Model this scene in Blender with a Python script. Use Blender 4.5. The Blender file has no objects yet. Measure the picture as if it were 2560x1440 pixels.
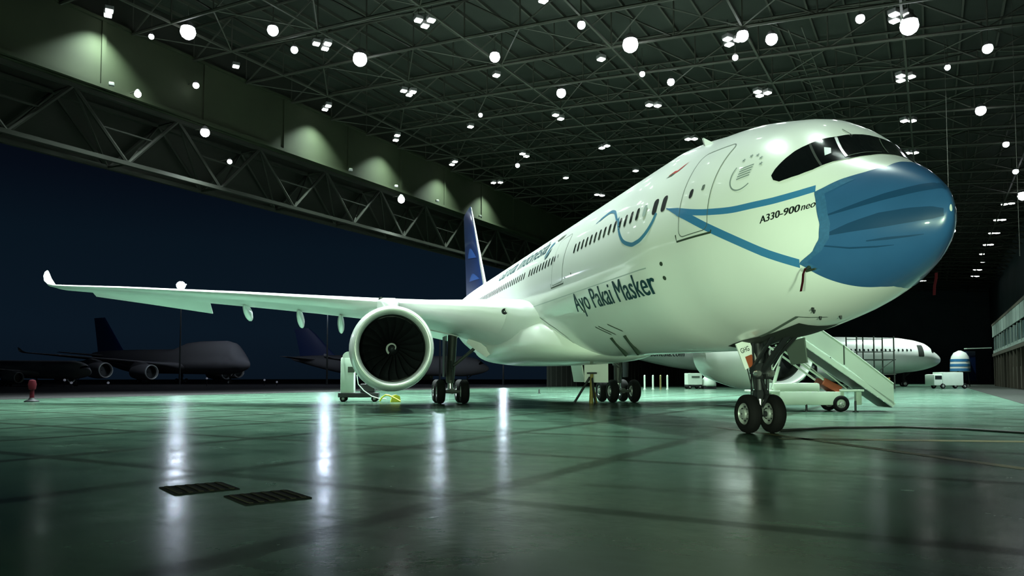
import bpy, bmesh, math, random
import numpy as np
from mathutils import Vector, Matrix, Euler

random.seed(7)
S = bpy.context.scene
COL = S.collection
PI = math.pi

# ---------------------------------------------------------------- camera, sky, exposure
cam_d = bpy.data.cameras.new('camera')
cam = bpy.data.objects.new('camera', cam_d)
COL.objects.link(cam)
cam.location = (0, 0, 1.498)
cam.rotation_euler = (math.radians(90 + 2.7105), 0, 0)
cam_d.sensor_width = 36
cam_d.lens = 25.679
cam_d.shift_y = 0.05409
cam_d.clip_start = 0.1
cam_d.clip_end = 2000
S.camera = cam

S.view_settings.view_transform = 'Standard'
S.view_settings.look = 'None'
S.view_settings.exposure = 0.0
S.view_settings.gamma = 1.0
S.view_settings.use_curve_mapping = False
S.cycles.max_bounces = 6
S.cycles.diffuse_bounces = 3
S.cycles.glossy_bounces = 3
S.cycles.transmission_bounces = 2

LAMP_W = 3300.0        # one roof floodlight head group
STAR_W = 3500.0        # one large round roof lamp
FILL_W = 13000.0      # one added fill floodlight behind the camera
MAST_W = 450.0

wd = bpy.data.worlds.new('night_sky')
S.world = wd
wd.use_nodes = True
wn = wd.node_tree
wn.nodes.clear()
w_out = wn.nodes.new('ShaderNodeOutputWorld')
w_bg = wn.nodes.new('ShaderNodeBackground')
w_tc = wn.nodes.new('ShaderNodeTexCoord')
w_sep = wn.nodes.new('ShaderNodeSeparateXYZ')
w_rmp = wn.nodes.new('ShaderNodeValToRGB')
wn.links.new(w_tc.outputs['Generated'], w_sep.inputs[0])
wn.links.new(w_sep.outputs['Z'], w_rmp.inputs[0])
wn.links.new(w_rmp.outputs[0], w_bg.inputs[0])
wn.links.new(w_bg.outputs[0], w_out.inputs[0])
cr = w_rmp.color_ramp
cr.elements[0].position = 0.0
cr.elements[0].color = (.0030, .0068, .0130, 1)
cr.elements[1].position = 0.5
cr.elements[1].color = (.0006, .0007, .0012, 1)
for p_, c_ in ((.06, (.0034, .0085, .0160, 1)), (.17, (.0026, .0070, .0130, 1)), (.24, (.0016, .0034, .0075, 1)), (.33, (.0008, .0012, .0025, 1))):
    e_ = cr.elements.new(p_)
    e_.color = c_

# hangar frame: U runs from the right wall towards the doorway, V runs into the hangar
TH = math.radians(29.871)
EU = Vector((-math.cos(TH), math.sin(TH), 0))
EV = Vector((math.sin(TH), math.cos(TH), 0))


def uv(u, v, z=0.0):
    p = EU * u + EV * v
    return Vector((p.x, p.y, z))


def roof(u):
    return 25.75 + .092 * u - .00036 * u * u


HANG = Matrix(((EU.x, EV.x, 0, 0), (EU.y, EV.y, 0, 0), (0, 0, 1, 0), (0, 0, 0, 1)))

# ---------------------------------------------------------------- materials
MATS = {}


def mat(name, color, rough=.5, metal=0., coat=0., noise=0., nscale=4., emit=None, estr=0., spec=.5, bump=0.):
    m = bpy.data.materials.new(name)
    m.use_nodes = True
    nt = m.node_tree
    b = nt.nodes['Principled BSDF']
    b.inputs['Base Color'].default_value = (*color, 1)
    b.inputs['Roughness'].default_value = rough
    b.inputs['Metallic'].default_value = metal
    b.inputs['Coat Weight'].default_value = coat
    b.inputs['Coat Roughness'].default_value = .06
    b.inputs['Specular IOR Level'].default_value = spec
    if emit:
        b.inputs['Emission Color'].default_value = (*emit, 1)
        b.inputs['Emission Strength'].default_value = estr
    if noise:
        tc = nt.nodes.new('ShaderNodeTexCoord')
        nz = nt.nodes.new('ShaderNodeTexNoise')
        nz.inputs['Scale'].default_value = nscale
        nz.inputs['Detail'].default_value = 5
        nt.links.new(tc.outputs['Object'], nz.inputs['Vector'])
        mx = nt.nodes.new('ShaderNodeMix')
        mx.data_type = 'RGBA'
        mx.inputs[6].default_value = (*[c * (1 - noise) for c in color], 1)
        mx.inputs[7].default_value = (*[min(1, c * (1 + noise)) for c in color], 1)
        nt.links.new(nz.outputs['Fac'], mx.inputs[0])
        nt.links.new(mx.outputs[2], b.inputs['Base Color'])
        if bump:
            bp = nt.nodes.new('ShaderNodeBump')
            bp.inputs['Strength'].default_value = bump
            nt.links.new(nz.outputs['Fac'], bp.inputs['Height'])
            nt.links.new(bp.outputs[0], b.inputs['Normal'])
    MATS[name] = m
    return m


M_paint = mat('white_paint', (.80, .83, .80), .32, coat=.5, noise=.03, nscale=.8)
M_belly = mat('fairing_paint', (.78, .82, .76), .38, coat=.3, noise=.04, nscale=.8)
M_wing = mat('wing_paint', (.70, .74, .71), .38, noise=.05, nscale=1.2)
M_mask = mat('mask_blue', (.030, .105, .250), .30, coat=.7, noise=.12, nscale=1.5)
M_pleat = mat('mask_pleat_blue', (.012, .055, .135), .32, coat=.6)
M_hem = mat('mask_hem_blue', (.038, .130, .275), .40, coat=.4, noise=.3, nscale=16)
M_strap = mat('strap_blue', (.045, .20, .42), .35, coat=.5)
M_loop = mat('ear_loop_blue', (.06, .22, .36), .35, coat=.5)
M_teal = mat('teal_letter', (.005, .045, .060), .5, spec=.2)
M_black = mat('black_letter', (.008, .012, .012), .4)
M_grey = mat('grey_letter', (.20, .25, .24), .4)
M_red = mat('red_mark', (.42, .03, .03), .4)
M_dred = mat('dark_red_cloth', (.05, .004, .008), .8, spec=.1)
M_glass = mat('dark_cockpit_glass', (.004, .005, .006), .08, coat=1.0)
M_wglass = mat('cabin_glass', (.012, .018, .018), .15)
M_wshade = mat('cabin_window_shade', (.34, .42, .40), .3)
M_seam = mat('panel_seam', (.10, .13, .11), .6)
M_seamd = mat('dark_seam', (.03, .05, .03), .6)
M_silver = mat('bare_metal', (.75, .78, .76), .25, metal=.9)
M_lip = mat('inlet_lip_metal', (.80, .84, .80), .30, metal=.35)
M_fan = mat('fan_dark', (.020, .023, .026), .35, metal=.6)
M_fanw = mat('spinner_white', (.35, .36, .35), .5)
M_duct = mat('duct_grey', (.035, .042, .040), .5)
M_tyre = mat('tyre_rubber', (.004, .004, .0045), .8, noise=.3, nscale=8, spec=.2)
M_hub = mat('wheel_hub', (.40, .43, .41), .4, metal=.3)
M_gear = mat('gear_grey', (.055, .062, .058), .5, metal=.3, noise=.2)
M_geard = mat('gear_dark', (.02, .022, .025), .5, metal=.3)
M_bay = mat('gear_bay_dark', (.012, .018, .014), .8)
M_tail = mat('tail_blue', (.003, .010, .042), .3, coat=.5, noise=.25, nscale=.25)
M_tail2 = mat('tail_light_blue', (.012, .04, .15), .3, coat=.5)
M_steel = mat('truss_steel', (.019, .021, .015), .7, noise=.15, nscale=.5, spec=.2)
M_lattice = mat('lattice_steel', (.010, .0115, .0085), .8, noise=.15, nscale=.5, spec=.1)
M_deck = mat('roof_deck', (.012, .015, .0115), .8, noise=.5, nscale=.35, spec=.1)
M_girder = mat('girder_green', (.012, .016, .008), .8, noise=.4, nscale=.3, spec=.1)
M_wall = mat('dark_cladding', (.035, .050, .058), .8, noise=.3, nscale=.2, spec=.1)
M_wallg = mat('door_leaf', (.016, .019, .016), .7, noise=.3, nscale=.2)
M_apron = mat('apron_concrete', (.03, .03, .031), .9, noise=.3, nscale=.08, spec=.05)  # base colour darkened to stand for the unlit ground outside
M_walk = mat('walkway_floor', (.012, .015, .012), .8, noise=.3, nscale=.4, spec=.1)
M_stair = mat('stair_paint', (.62, .74, .62), .45, noise=.06, nscale=1.2)
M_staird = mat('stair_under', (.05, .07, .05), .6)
M_orange = mat('orange_brown', (.30, .06, .02), .5)
M_dark = mat('dark_rubber', (.012, .014, .013), .6)
M_yellow = mat('yellow_paint', (.55, .58, .04), .5)
M_dyellow = mat('ochre_paint', (.22, .17, .03), .6)
M_cart = mat('cart_pale', (.52, .64, .54), .5, noise=.08, nscale=2)
M_office = mat('office_panel', (.22, .28, .25), .6, noise=.25, nscale=.6)
M_officed = mat('office_dark', (.05, .045, .03), .7)
M_owin = mat('office_glass', (.10, .16, .16), .15)
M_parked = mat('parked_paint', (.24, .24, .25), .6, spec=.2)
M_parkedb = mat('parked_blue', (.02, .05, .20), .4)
M_dock = mat('dock_steel', (.05, .065, .05), .7, spec=.2)
M_grate = mat('grate_iron', (.004, .005, .004), .9, spec=.1)
M_grbar = mat('grate_bar', (.020, .019, .012), .9, spec=.1)
M_lampcase = mat('lamp_case', (.10, .10, .10), .5)
M_bulb = mat('floodlight_bulb', (1, 1, 1), .5, emit=(.93, 1, .95), estr=14)
M_star = mat('round_lamp_bulb', (1, 1, 1), .5, emit=(.90, .93, 1), estr=22)
M_mastbulb = mat('mast_bulb', (1, 1, 1), .5, emit=(.78, .86, 1), estr=60)
M_dim = mat('dim_marker_bulb', (1, 1, 1), .5, emit=(.75, .8, 1), estr=.10)
M_gbulb = mat('girder_lamp_bulb', (.6, .7, .5), .5, emit=(.4, .7, .2), estr=.12)


def floor_material():
    m = bpy.data.materials.new('hangar_concrete')
    m.use_nodes = True
    nt = m.node_tree
    N, L = nt.nodes, nt.links
    b = N['Principled BSDF']
    geo = N.new('ShaderNodeNewGeometry')

    def math_(op, a, bb=None, c=None):
        n = N.new('ShaderNodeMath')
        n.operation = op
        for i, x in enumerate((a, bb, c)):
            if x is None:
                continue
            if isinstance(x, (int, float)):
                n.inputs[i].default_value = x
            else:
                L.new(x, n.inputs[i])
        return n.outputs[0]

    def dot(vec):
        n = N.new('ShaderNodeVectorMath')
        n.operation = 'DOT_PRODUCT'
        L.new(geo.outputs['Position'], n.inputs[0])
        n.inputs[1].default_value = vec
        return n.outputs['Value']

    u, v = dot(EU), dot(EV)
    cmb = N.new('ShaderNodeCombineXYZ')
    L.new(u, cmb.inputs[0])
    L.new(v, cmb.inputs[1])

    def noise(scale, detail=5, rough=.55, stretch=None):
        n = N.new('ShaderNodeTexNoise')
        n.inputs['Scale'].default_value = scale
        n.inputs['Detail'].default_value = detail
        n.inputs['Roughness'].default_value = rough
        if stretch:
            mp = N.new('ShaderNodeMapping')
            mp.inputs['Scale'].default_value = stretch
            L.new(cmb.outputs[0], mp.inputs[0])
            L.new(mp.outputs[0], n.inputs['Vector'])
        else:
            L.new(cmb.outputs[0], n.inputs['Vector'])
        return n.outputs['Fac']

    wob = noise(.8, 3)

    def joint(x, off, pitch, half):
        t = math_('DIVIDE', math_('SUBTRACT', x, off), pitch)
        t = math_('ABSOLUTE', math_('SUBTRACT', math_('FRACT', math_('ADD', t, .5)), .5))
        t = math_('MULTIPLY', t, pitch)
        h = math_('MULTIPLY', math_('ADD', wob, .35), half)
        r = N.new('ShaderNodeMapRange')
        r.interpolation_type = 'SMOOTHSTEP'
        L.new(t, r.inputs[0])
        L.new(math_('MULTIPLY', h, .55), r.inputs[1])
        L.new(math_('MULTIPLY', h, 1.5), r.inputs[2])
        r.inputs[3].default_value = 1
        r.inputs[4].default_value = 0
        return r.outputs[0]

    ju = math_('MULTIPLY', joint(u, 5.15, 4.7, .24), math_('GREATER_THAN', u, 3.))
    jv = joint(v, 7.7, 4.95, .19)
    j = math_('MAXIMUM', ju, jv)
    big = noise(.10, 6)
    mid = noise(.7, 6, .6)
    fine = noise(6., 4, .6)
    streak = noise(.35, 5, .6, (.35, 1.6, 1))
    rmp = N.new('ShaderNodeValToRGB')
    rmp.color_ramp.elements[0].position = .36
    rmp.color_ramp.elements[0].color = (.031, .060, .041, 1)
    rmp.color_ramp.elements[1].position = .64
    rmp.color_ramp.elements[1].color = (.069, .135, .097, 1)
    mixv = math_('ADD', math_('MULTIPLY', big, .35), math_('ADD', math_('MULTIPLY', mid, .3), math_('MULTIPLY', streak, .35)))
    L.new(mixv, rmp.inputs[0])
    # oil stains
    st = N.new('ShaderNodeMapRange')
    st.inputs[1].default_value = .55
    st.inputs[2].default_value = .66
    L.new(noise(.45, 6, .65, (.6, 1.3, 1)), st.inputs[0])
    dark = math_('MAXIMUM', math_('MULTIPLY', j, .78), math_('MULTIPLY', st.outputs[0], .6))
    mx = N.new('ShaderNodeMix')
    mx.data_type = 'RGBA'
    L.new(dark, mx.inputs[0])
    L.new(rmp.outputs[0], mx.inputs[6])
    mx.inputs[7].default_value = (.018, .022, .016, 1)
    L.new(mx.outputs[2], b.inputs['Base Color'])
    rr = N.new('ShaderNodeMapRange')
    rr.inputs[1].default_value = .3
    rr.inputs[2].default_value = .7
    rr.inputs[3].default_value = .17
    rr.inputs[4].default_value = .28
    L.new(mid, rr.inputs[0])
    L.new(rr.outputs[0], b.inputs['Roughness'])
    L.new(math_('MULTIPLY', math_('SUBTRACT', 1.0, math_('MULTIPLY', dark, .9)), .09), b.inputs['Specular IOR Level'])
    bp = N.new('ShaderNodeBump')
    bp.inputs['Strength'].default_value = .20
    bp.inputs['Distance'].default_value = .05
    L.new(math_('ADD', math_('ADD', math_('MULTIPLY', mid, .5), math_('MULTIPLY', noise(2.6, 4, .55), .22)), math_('MULTIPLY', fine, .05)), bp.inputs['Height'])
    L.new(bp.outputs[0], b.inputs['Normal'])
    return m


M_floor = floor_material()


# ---------------------------------------------------------------- mesh helpers
class MB:
    def __init__(s):
        s.v, s.f, s.m = [], [], []

    def add(s, verts, faces, mi=0):
        o = len(s.v)
        s.v += [tuple(p) for p in verts]
        s.f += [tuple(i + o for i in f) for f in faces]
        s.m += [mi] * len(faces)
        return s

    def box(s, c, size, rot=None, mi=0, taper=1.0):
        hx, hy, hz = (x / 2 for x in size)
        pts = []
        for z, k in ((-hz, 1.0), (hz, taper)):
            for x, y in ((-hx, -hy), (hx, -hy), (hx, hy), (-hx, hy)):
                pts.append(Vector((x * k, y * k, z)))
        if rot is not None:
            R = rot if isinstance(rot, Matrix) else Euler(rot).to_matrix()
            pts = [R @ p for p in pts]
        c = Vector(c)
        return s.add([p + c for p in pts], [(0, 3, 2, 1), (4, 5, 6, 7), (0, 1, 5, 4), (1, 2, 6, 5), (2, 3, 7, 6), (3, 0, 4, 7)], mi)

    def bbox(s, c, size, rot=None, mi=0, b=.03):
        """box with chamfered edges"""
        bm = bmesh.new()
        bmesh.ops.create_cube(bm, size=1)
        bmesh.ops.scale(bm, vec=size, verts=bm.verts)
        bmesh.ops.bevel(bm, geom=bm.edges[:], offset=b, segments=2, affect='EDGES', profile=.6)
        R = Matrix.Identity(3) if rot is None else (rot if isinstance(rot, Matrix) else Euler(rot).to_matrix())
        bm.verts.index_update()
        vs = [R @ v.co + Vector(c) for v in bm.verts]
        fs = [[v.index for v in f.verts] for f in bm.faces]
        bm.free()
        return s.add(vs, fs, mi)

    def tube(s, a, b, r, r2=None, n=8, mi=0, cap=True):
        a, b = Vector(a), Vector(b)
        r2 = r if r2 is None else r2
        d = (b - a)
        if d.length < 1e-6:
            return s
        d.normalize()
        up = Vector((0, 0, 1)) if abs(d.z) < .9 else Vector((1, 0, 0))
        x = d.cross(up).normalized()
        y = d.cross(x)
        vs = []
        for p, rr in ((a, r), (b, r2)):
            for i in range(n):
                t = 2 * PI * i / n
                vs.append(p + x * (rr * math.cos(t)) + y * (rr * math.sin(t)))
        fs = [(i, (i + 1) % n, n + (i + 1) % n, n + i) for i in range(n)]
        if cap:
            fs += [tuple(range(n - 1, -1, -1)), tuple(range(n, 2 * n))]
        return s.add(vs, fs, mi)

    def path(s, pts, r, n=8, mi=0):
        for a, b in zip(pts[:-1], pts[1:]):
            s.tube(a, b, r, n=n, mi=mi)
        return s

    def loft(s, rings, closed=True, cap=True, mi=0):
        n = len(rings[0])
        vs = [p for r in rings for p in r]
        fs = []
        for k in range(len(rings) - 1):
            for i in range(n if closed else n - 1):
                j = (i + 1) % n
                fs.append((k * n + i, k * n + j, (k + 1) * n + j, (k + 1) * n + i))
        if cap and closed:
            fs.append(tuple(range(n - 1, -1, -1)))
            fs.append(tuple((len(rings) - 1) * n + i for i in range(n)))
        return s.add(vs, fs, mi)

    def lathe(s, prof, c, axis='x', n=32, mi=0, sy=1., sz=1., cap=False):
        """prof: list of (along, radius)"""
        rings = []
        c = Vector(c)
        for a, r in prof:
            ring = []
            for i in range(n):
                t = 2 * PI * i / n
                p, q = r * math.cos(t) * sy, r * math.sin(t) * sz
                ring.append(c + (Vector((a, p, q)) if axis == 'x' else Vector((p, a, q)) if axis == 'y' else Vector((p, q, a))))
            rings.append(ring)
        return s.loft(rings, True, cap, mi)

    def prism(s, poly, thick, M, mi=0):
        """poly in local xy, extruded +-thick/2 along local z, placed with matrix M"""
        n = len(poly)
        vs = [M @ Vector((x, y, -thick / 2)) for x, y in poly] + [M @ Vector((x, y, thick / 2)) for x, y in poly]
        fs = [tuple(range(n - 1, -1, -1)), tuple(range(n, 2 * n))] + [(i, (i + 1) % n, n + (i + 1) % n, n + i) for i in range(n)]
        return s.add(vs, fs, mi)

    def build(s, name, mats, parent=None, smooth=False, fix=True, sharp=None):
        me = bpy.data.meshes.new(name)
        me.from_pydata([tuple(p) for p in s.v], [], s.f)
        if not isinstance(mats, (list, tuple)):
            mats = [mats]
        for m in mats:
            me.materials.append(m)
        me.polygons.foreach_set('material_index', s.m)
        if fix:
            bm = bmesh.new()
            bm.from_mesh(me)
            bmesh.ops.remove_doubles(bm, verts=bm.verts, dist=1e-5)
            bmesh.ops.recalc_face_normals(bm, faces=bm.faces)
            bm.to_mesh(me)
            bm.free()
        if smooth:
            me.polygons.foreach_set('use_smooth', [True] * len(me.polygons))
            if sharp:
                me.set_sharp_from_angle(angle=math.radians(sharp))
        me.update()
        o = bpy.data.objects.new(name, me)
        COL.objects.link(o)
        if parent:
            o.parent = parent
        return o


def tag(o, label=None, cat=None, group=None, kind=None):
    if label:
        o['label'] = label
    if cat:
        o['category'] = cat
    if group:
        o['group'] = group
    if kind:
        o['kind'] = kind
    return o


def empty(name, loc, rz=0., label=None, cat=None, group=None):
    o = bpy.data.objects.new(name, None)
    o.empty_display_size = .2
    COL.objects.link(o)
    o.location = loc
    o.rotation_euler = (0, 0, rz)
    return tag(o, label, cat, group)


KIDS = {}


def copy_tree(o, parent=None):
    c = o.copy()
    COL.objects.link(c)
    c.parent = parent
    for ch in [x for x in bpy.data.objects if x.parent == o]:
        copy_tree(ch, c)
    return c


def lamp_light(kind, name, parent, loc, power, color, size=.5, rot=(0, 0, 0), spot=None, spread=105):
    d = bpy.data.lights.new(name, kind)
    d.energy = power
    d.color = color
    if kind == 'AREA':
        d.shape = 'DISK'
        d.size = size
        d.spread = math.radians(spread)
    elif kind == 'POINT':
        d.shadow_soft_size = size
    elif kind == 'SPOT':
        d.shadow_soft_size = size
        d.spot_size = spot or 1.5
        d.spot_blend = .9
    o = bpy.data.objects.new(name, d)
    COL.objects.link(o)
    o.parent = parent
    o.location = loc
    o.rotation_euler = rot
    return o


def hang(mb, name, m, kind='structure', **k):
    """mesh given in (u, v, z) -> world"""
    mb.v = [tuple(HANG @ Vector(p)) for p in mb.v]
    return tag(mb.build(name, m, **k), kind=kind)


# ---------------------------------------------------------------- the hangar shell
UR, UD = -14.0, 57.0          # right wall, doorway plane
VB, VF = -46.0, 236.0         # wall behind the camera, far wall
VD0, VD1 = -40.0, 112.0       # doorway opening

hang(MB().add([(UR, VB, 0), (UD - 1, VB, 0), (UD - 1, VF, 0), (UR, VF, 0)], [(0, 1, 2, 3)]), 'floor', M_floor)
hang(MB().add([(UD - 1, -400, -.02), (700, -400, -.02), (700, 700, -.02), (UD - 1, 700, -.02)], [(0, 1, 2, 3)]), 'ground_apron', M_apron)
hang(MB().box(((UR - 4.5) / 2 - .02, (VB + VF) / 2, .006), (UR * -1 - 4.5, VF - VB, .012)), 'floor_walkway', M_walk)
mb = MB()
us = [UR + (UD + 1 - UR) * i / 16 for i in range(17)]
for a, b in zip(us[:-1], us[1:]):
    mb.add([(a, VB, roof(a) + 3.4), (b, VB, roof(b) + 3.4), (b, VF, roof(b) + 3.4), (a, VF, roof(a) + 3.4)], [(0, 1, 2, 3)])
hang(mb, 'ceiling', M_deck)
mb = MB()
for k in range(28):                                   # purlins under the roof deck
    u = UR + 1.2 + k * 2.55
    mb.box((u, (VB + VF) / 2, roof(u) + 3.25), (.14, VF - VB, .26))
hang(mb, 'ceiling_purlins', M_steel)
hang(MB().box((UR - .2, (VB + VF) / 2, 15), (.4, VF - VB, 32)), 'wall_right', M_wall)
mb = MB().box(((UR + UD) / 2, VF + .2, 15), (UD - UR, .4, 36))
for k in range(26):
    mb.box(((UR + UD) / 2, VF - .05, 1 + k * 1.0), (UD - UR, .12, .08))
hang(mb, 'wall_far', M_wall)
hang(MB().box(((UR + UD) / 2, VB - .2, 15), (UD - UR, .4, 36)), 'wall_rear', M_wall)
mb = MB().box((UD + .3, (VD1 + VF) / 2, 9.7), (.3, VF - VD1, 19.4))
for k in range(60):
    v = VD1 + 1 + k * 2.06
    mb.box((UD + .1, v, 9.7), (.2, .16, 19.4))
hang(mb, 'wall_left', M_wallg)
hang(MB().box((UD + .3, (VB + VD0) / 2, 9.7), (.3, VD0 - VB, 19.4)), 'wall_left_near', M_wallg)

# door header: closed girder above, open lattice truss below it
mb = MB().box((UD, (VB + VF) / 2, 27.3), (.8, VF - VB, 5.8))
for k in range(30):
    v = VB + 4 + k * 9.4
    mb.box((UD - .47, v, 27.3), (.14, .35, 5.8))
mb.box((UD - .5, (VB + VF) / 2, 24.55), (.5, VF - VB, .3))
mb.box((UD - .45, (VB + VF) / 2, 30.0), (.3, VF - VB, .25))
hang(mb, 'trim_1', M_girder)
mb = MB()
for du, zz in ((.3, 19.2), (3.1, 19.3), (.3, 24.2), (3.1, 24.2)):
    mb.box((UD + du, (VB + VF) / 2, zz), (.34, VF - VB, .34))
P_ = 4.55
k = 0
v = VB
while v + P_ < VF:
    z0, z1 = (19.2, 24.2) if k % 2 == 0 else (24.2, 19.2)
    for du in (.3, 3.1):
        mb.tube((UD + du, v, z0), (UD + du, v + P_, z1), .16, n=6)
    if k % 2 == 0:
        mb.tube((UD + .3, v, 19.2), (UD + 3.1, v + P_, 24.2), .1, n=5)
        mb.tube((UD + .3, v, 19.2), (UD + 3.1, v, 19.3), .12, n=5)
        mb.tube((UD + 3.1, v + P_, 24.2), (UD + .3, v + P_, 24.2), .1, n=5)
    else:
        mb.tube((UD + .3, v, 24.2), (UD + 3.1, v + P_, 19.3), .1, n=5)
        mb.tube((UD + .3, v + P_ * .5, 21.7), (UD + .3, v + P_ * 1.5, 21.7), .09, n=5)
    v += P_
    k += 1
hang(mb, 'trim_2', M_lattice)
# upper cladding behind the lattice
hang(MB().box((UD + 3.7, (VB + VF) / 2, 24.5), (.2, VF - VB, 10.4)).box((UD + .3, (VB + VF) / 2, 32), (.2, VF - VB, 4.4)), 'wall_left_upper', M_lattice)
hang(MB().box((UD - .4, (VB + VF) / 2, .012), (.5, VF - VB, .024)), 'trim_3', M_dark)

# roof trusses every 5.75 m
UN = [UR + .1 + i * (UD - .6 - UR) / 14 for i in range(15)]
mb = MB()
for i in range(14):
    a, b = UN[i], UN[i + 1]
    mb.tube((a, 0, roof(a)), (b, 0, roof(b)), .13, n=6)
    mb.tube((a, 0, roof(a) + 3), (b, 0, roof(b) + 3), .11, n=6)
    if i % 2 == 0:
        mb.tube((a, 0, roof(a)), (b, 0, roof(b) + 3), .075, n=5)
        mb.tube((b, 0, roof(b)), (b, 0, roof(b) + 3), .06, n=5)
    else:
        mb.tube((a, 0, roof(a) + 3), (b, 0, roof(b)), .075, n=5)
        mb.tube((b, 0, roof(b)), (b, 0, roof(b) + 3), .06, n=5)
t0 = hang(mb, 'roof_truss', M_steel)
v0 = 41.3 - 15 * 5.75
first = True
k = 0
while v0 + k * 5.75 < VF - 1:
    o = t0 if first else t0.copy()
    if not first:
        COL.objects.link(o)
    first = False
    o.location = uv(0, v0 + k * 5.75)
    k += 1
NT = k
# bracing between the trusses: chords along the hangar and web diagonals
mb = MB()
for i in (1, 3, 5, 7, 9, 11, 13):
    u = UN[i]
    mb.box((u, (VB + VF) / 2, roof(u)), (.16, VF - VB, .16))
    for k in range(NT - 1):
        a = v0 + k * 5.75
        if k % 2:
            mb.tube((u, a, roof(u)), (UN[i - 1], a + 5.75, roof(UN[i - 1]) + 3), .06, n=4)
            mb.tube((u, a, roof(u)), (UN[i + 1], a + 5.75, roof(UN[i + 1]) + 3), .06, n=4)
        else:
            mb.tube((UN[i - 1], a, roof(UN[i - 1])), (u, a + 5.75, roof(u)), .055, n=4)
            mb.tube((UN[i + 1], a, roof(UN[i + 1])), (u, a + 5.75, roof(u)), .055, n=4)
hang(mb, 'roof_bracing', M_steel)

# ladder-like cable trays under the roof
mb = MB()
u = 8.0
for v in range(56, 120, 1):
    if (v // 6) % 3 == 0:
        continue
    mb.box((u, v, roof(u) + .3), (.9, .12, .06))
for du in (-.45, .45):
    mb.box((u + du, 88, roof(u) + .3), (.07, 66, .12))
hang(mb, 'cable_tray', M_steel)
for k, (u, v, z0, z1) in enumerate(((-1.35, 61, 11.5, 27.5), (-5.2, 58, 9.5, 27.0))):
    tag(hang(MB().tube((u, v, z0), (u, v, z1), .02, n=5), 'hanging_cable', M_steel, kind='thing'),
        ['thin cable hanging from the roof above the cockpit', 'thin cable hanging from the roof near the office side'][k], 'cable', 'cables hanging from the roof')

# office block along the right wall
mb = MB()
mb.box((-12, 90, 5.75), (4, 150, .5))
mb.box((-12, 90, 11.4), (4, 150, .4))
mb.box((-13.5, 90, 8.5), (1, 150, 5.4))
hang(mb, 'wall_office_structure', M_officed)
mb = MB()
for k in range(30):
    v = 17 + k * 5
    mb.box((-10.1, v, 10.2), (.12, 4.7, 2.2))
hang(mb, 'wall_office_panels', M_office)
for k in range(1, 30):
    v = 17 + k * 5
    if 60 < v < 166:
        o = hang(MB().box((-10.25, v, 7.7), (.06, 3.6, 2.3)).box((-10.2, v - 2.2, 7.7), (.2, .5, 2.6), mi=1).box((-10.2, v, 6.35), (.12, 4.9, .5), mi=1), 'window_%d' % k, [M_owin, M_office])
mb = MB()
for k in range(20):
    mb.box((-10.3, 62 + k * 5.3, 2.75), (.45, .45, 5.5))
hang(mb, 'wall_office_columns', M_officed)
mb = MB()
for k in range(13):
    mb.box((-9.4, 84 + k * 1.5, .55), (.06, .06, 1.1))
for zz in (.4, .75, 1.1):
    mb.box((-9.4, 93, zz), (.05, 18.2, .05))
tag(hang(mb, 'railing', M_office, kind='thing'), 'low pale metal railing in front of the office block', 'railing')
hang(MB().box((-10.6, 105, 1.6), (.4, 60, 3.0)), 'wall_office_ground', M_officed)


# ---------------------------------------------------------------- fuselage shape shared by the airliners
XS = np.array([0, .08, .3, .6, 1, 1.5, 2, 2.6, 3.3, 4.2, 5.2, 6.5, 8, 10, 42, 46, 50, 54, 58, 61, 63, 63.7])
ZT = np.array([-.582, -.288, -.013, .246, .537, .826, 1.201, 1.746, 2.197, 2.47, 2.715, 2.89, 3.08, 3.08, 3.08, 3.07, 3.03, 2.95, 2.8, 2.6, 2.35, 2.1])
ZB = np.array([-.582, -.94, -1.21, -1.432, -1.657, -1.872, -2.042, -2.225, -2.414, -2.597, -2.764, -2.878, -3.08, -3.08, -3.08, -2.75, -2.05, -1.15, -.15, .65, 1.2, 1.6])
HW = np.array([0, .15, .39, .65, .97, 1.328, 1.689, 2.036, 2.315, 2.549, 2.745, 2.882, 3.08, 3.08, 3.08, 3.0, 2.75, 2.3, 1.65, 1.05, .55, .25])
ZM = np.array([-.582, -.677, -.677, -.655, -.601, -.524, -.437, -.328, -.218, -.109, -.033, 0, 0, 0, 0, .1, .4, .8, 1.2, 1.55, 1.75, 1.85])
Z0, SLOPE = 5.2538, .0133


def pchip(xs, ys, x):
    h = np.diff(xs)
    d = np.diff(ys) / h
    m = np.zeros(len(xs))
    m[0], m[-1] = d[0], d[-1]
    for i in range(1, len(xs) - 1):
        if d[i - 1] * d[i] > 0:
            w1, w2 = 2 * h[i] + h[i - 1], h[i] + 2 * h[i - 1]
            m[i] = (w1 + w2) / (w1 / d[i - 1] + w2 / d[i])
    i = np.clip(np.searchsorted(xs, x) - 1, 0, len(xs) - 2)
    t = np.clip((x - xs[i]) / h[i], 0, 1)
    return (2 * t**3 - 3 * t**2 + 1) * ys[i] + (t**3 - 2 * t**2 + t) * h[i] * m[i] + (-2 * t**3 + 3 * t**2) * ys[i + 1] + (t**3 - t**2) * h[i] * m[i + 1]


SX = np.sqrt(XS)


def prof(x):
    q = math.sqrt(max(x, 0))
    zc = Z0 + SLOPE * x
    return float(pchip(SX, ZT, q)) + zc, float(pchip(SX, ZB, q)) + zc, max(float(pchip(SX, HW, q)), 1e-3), float(pchip(SX, ZM, q)) + zc


def surf(x, phi):
    zt, zb, w, zm = prof(x)
    c = math.cos(phi)
    h = (zt - zm) if c > 0 else (zm - zb)
    return Vector((x, w * math.sin(phi), zm + h * c))


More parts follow.
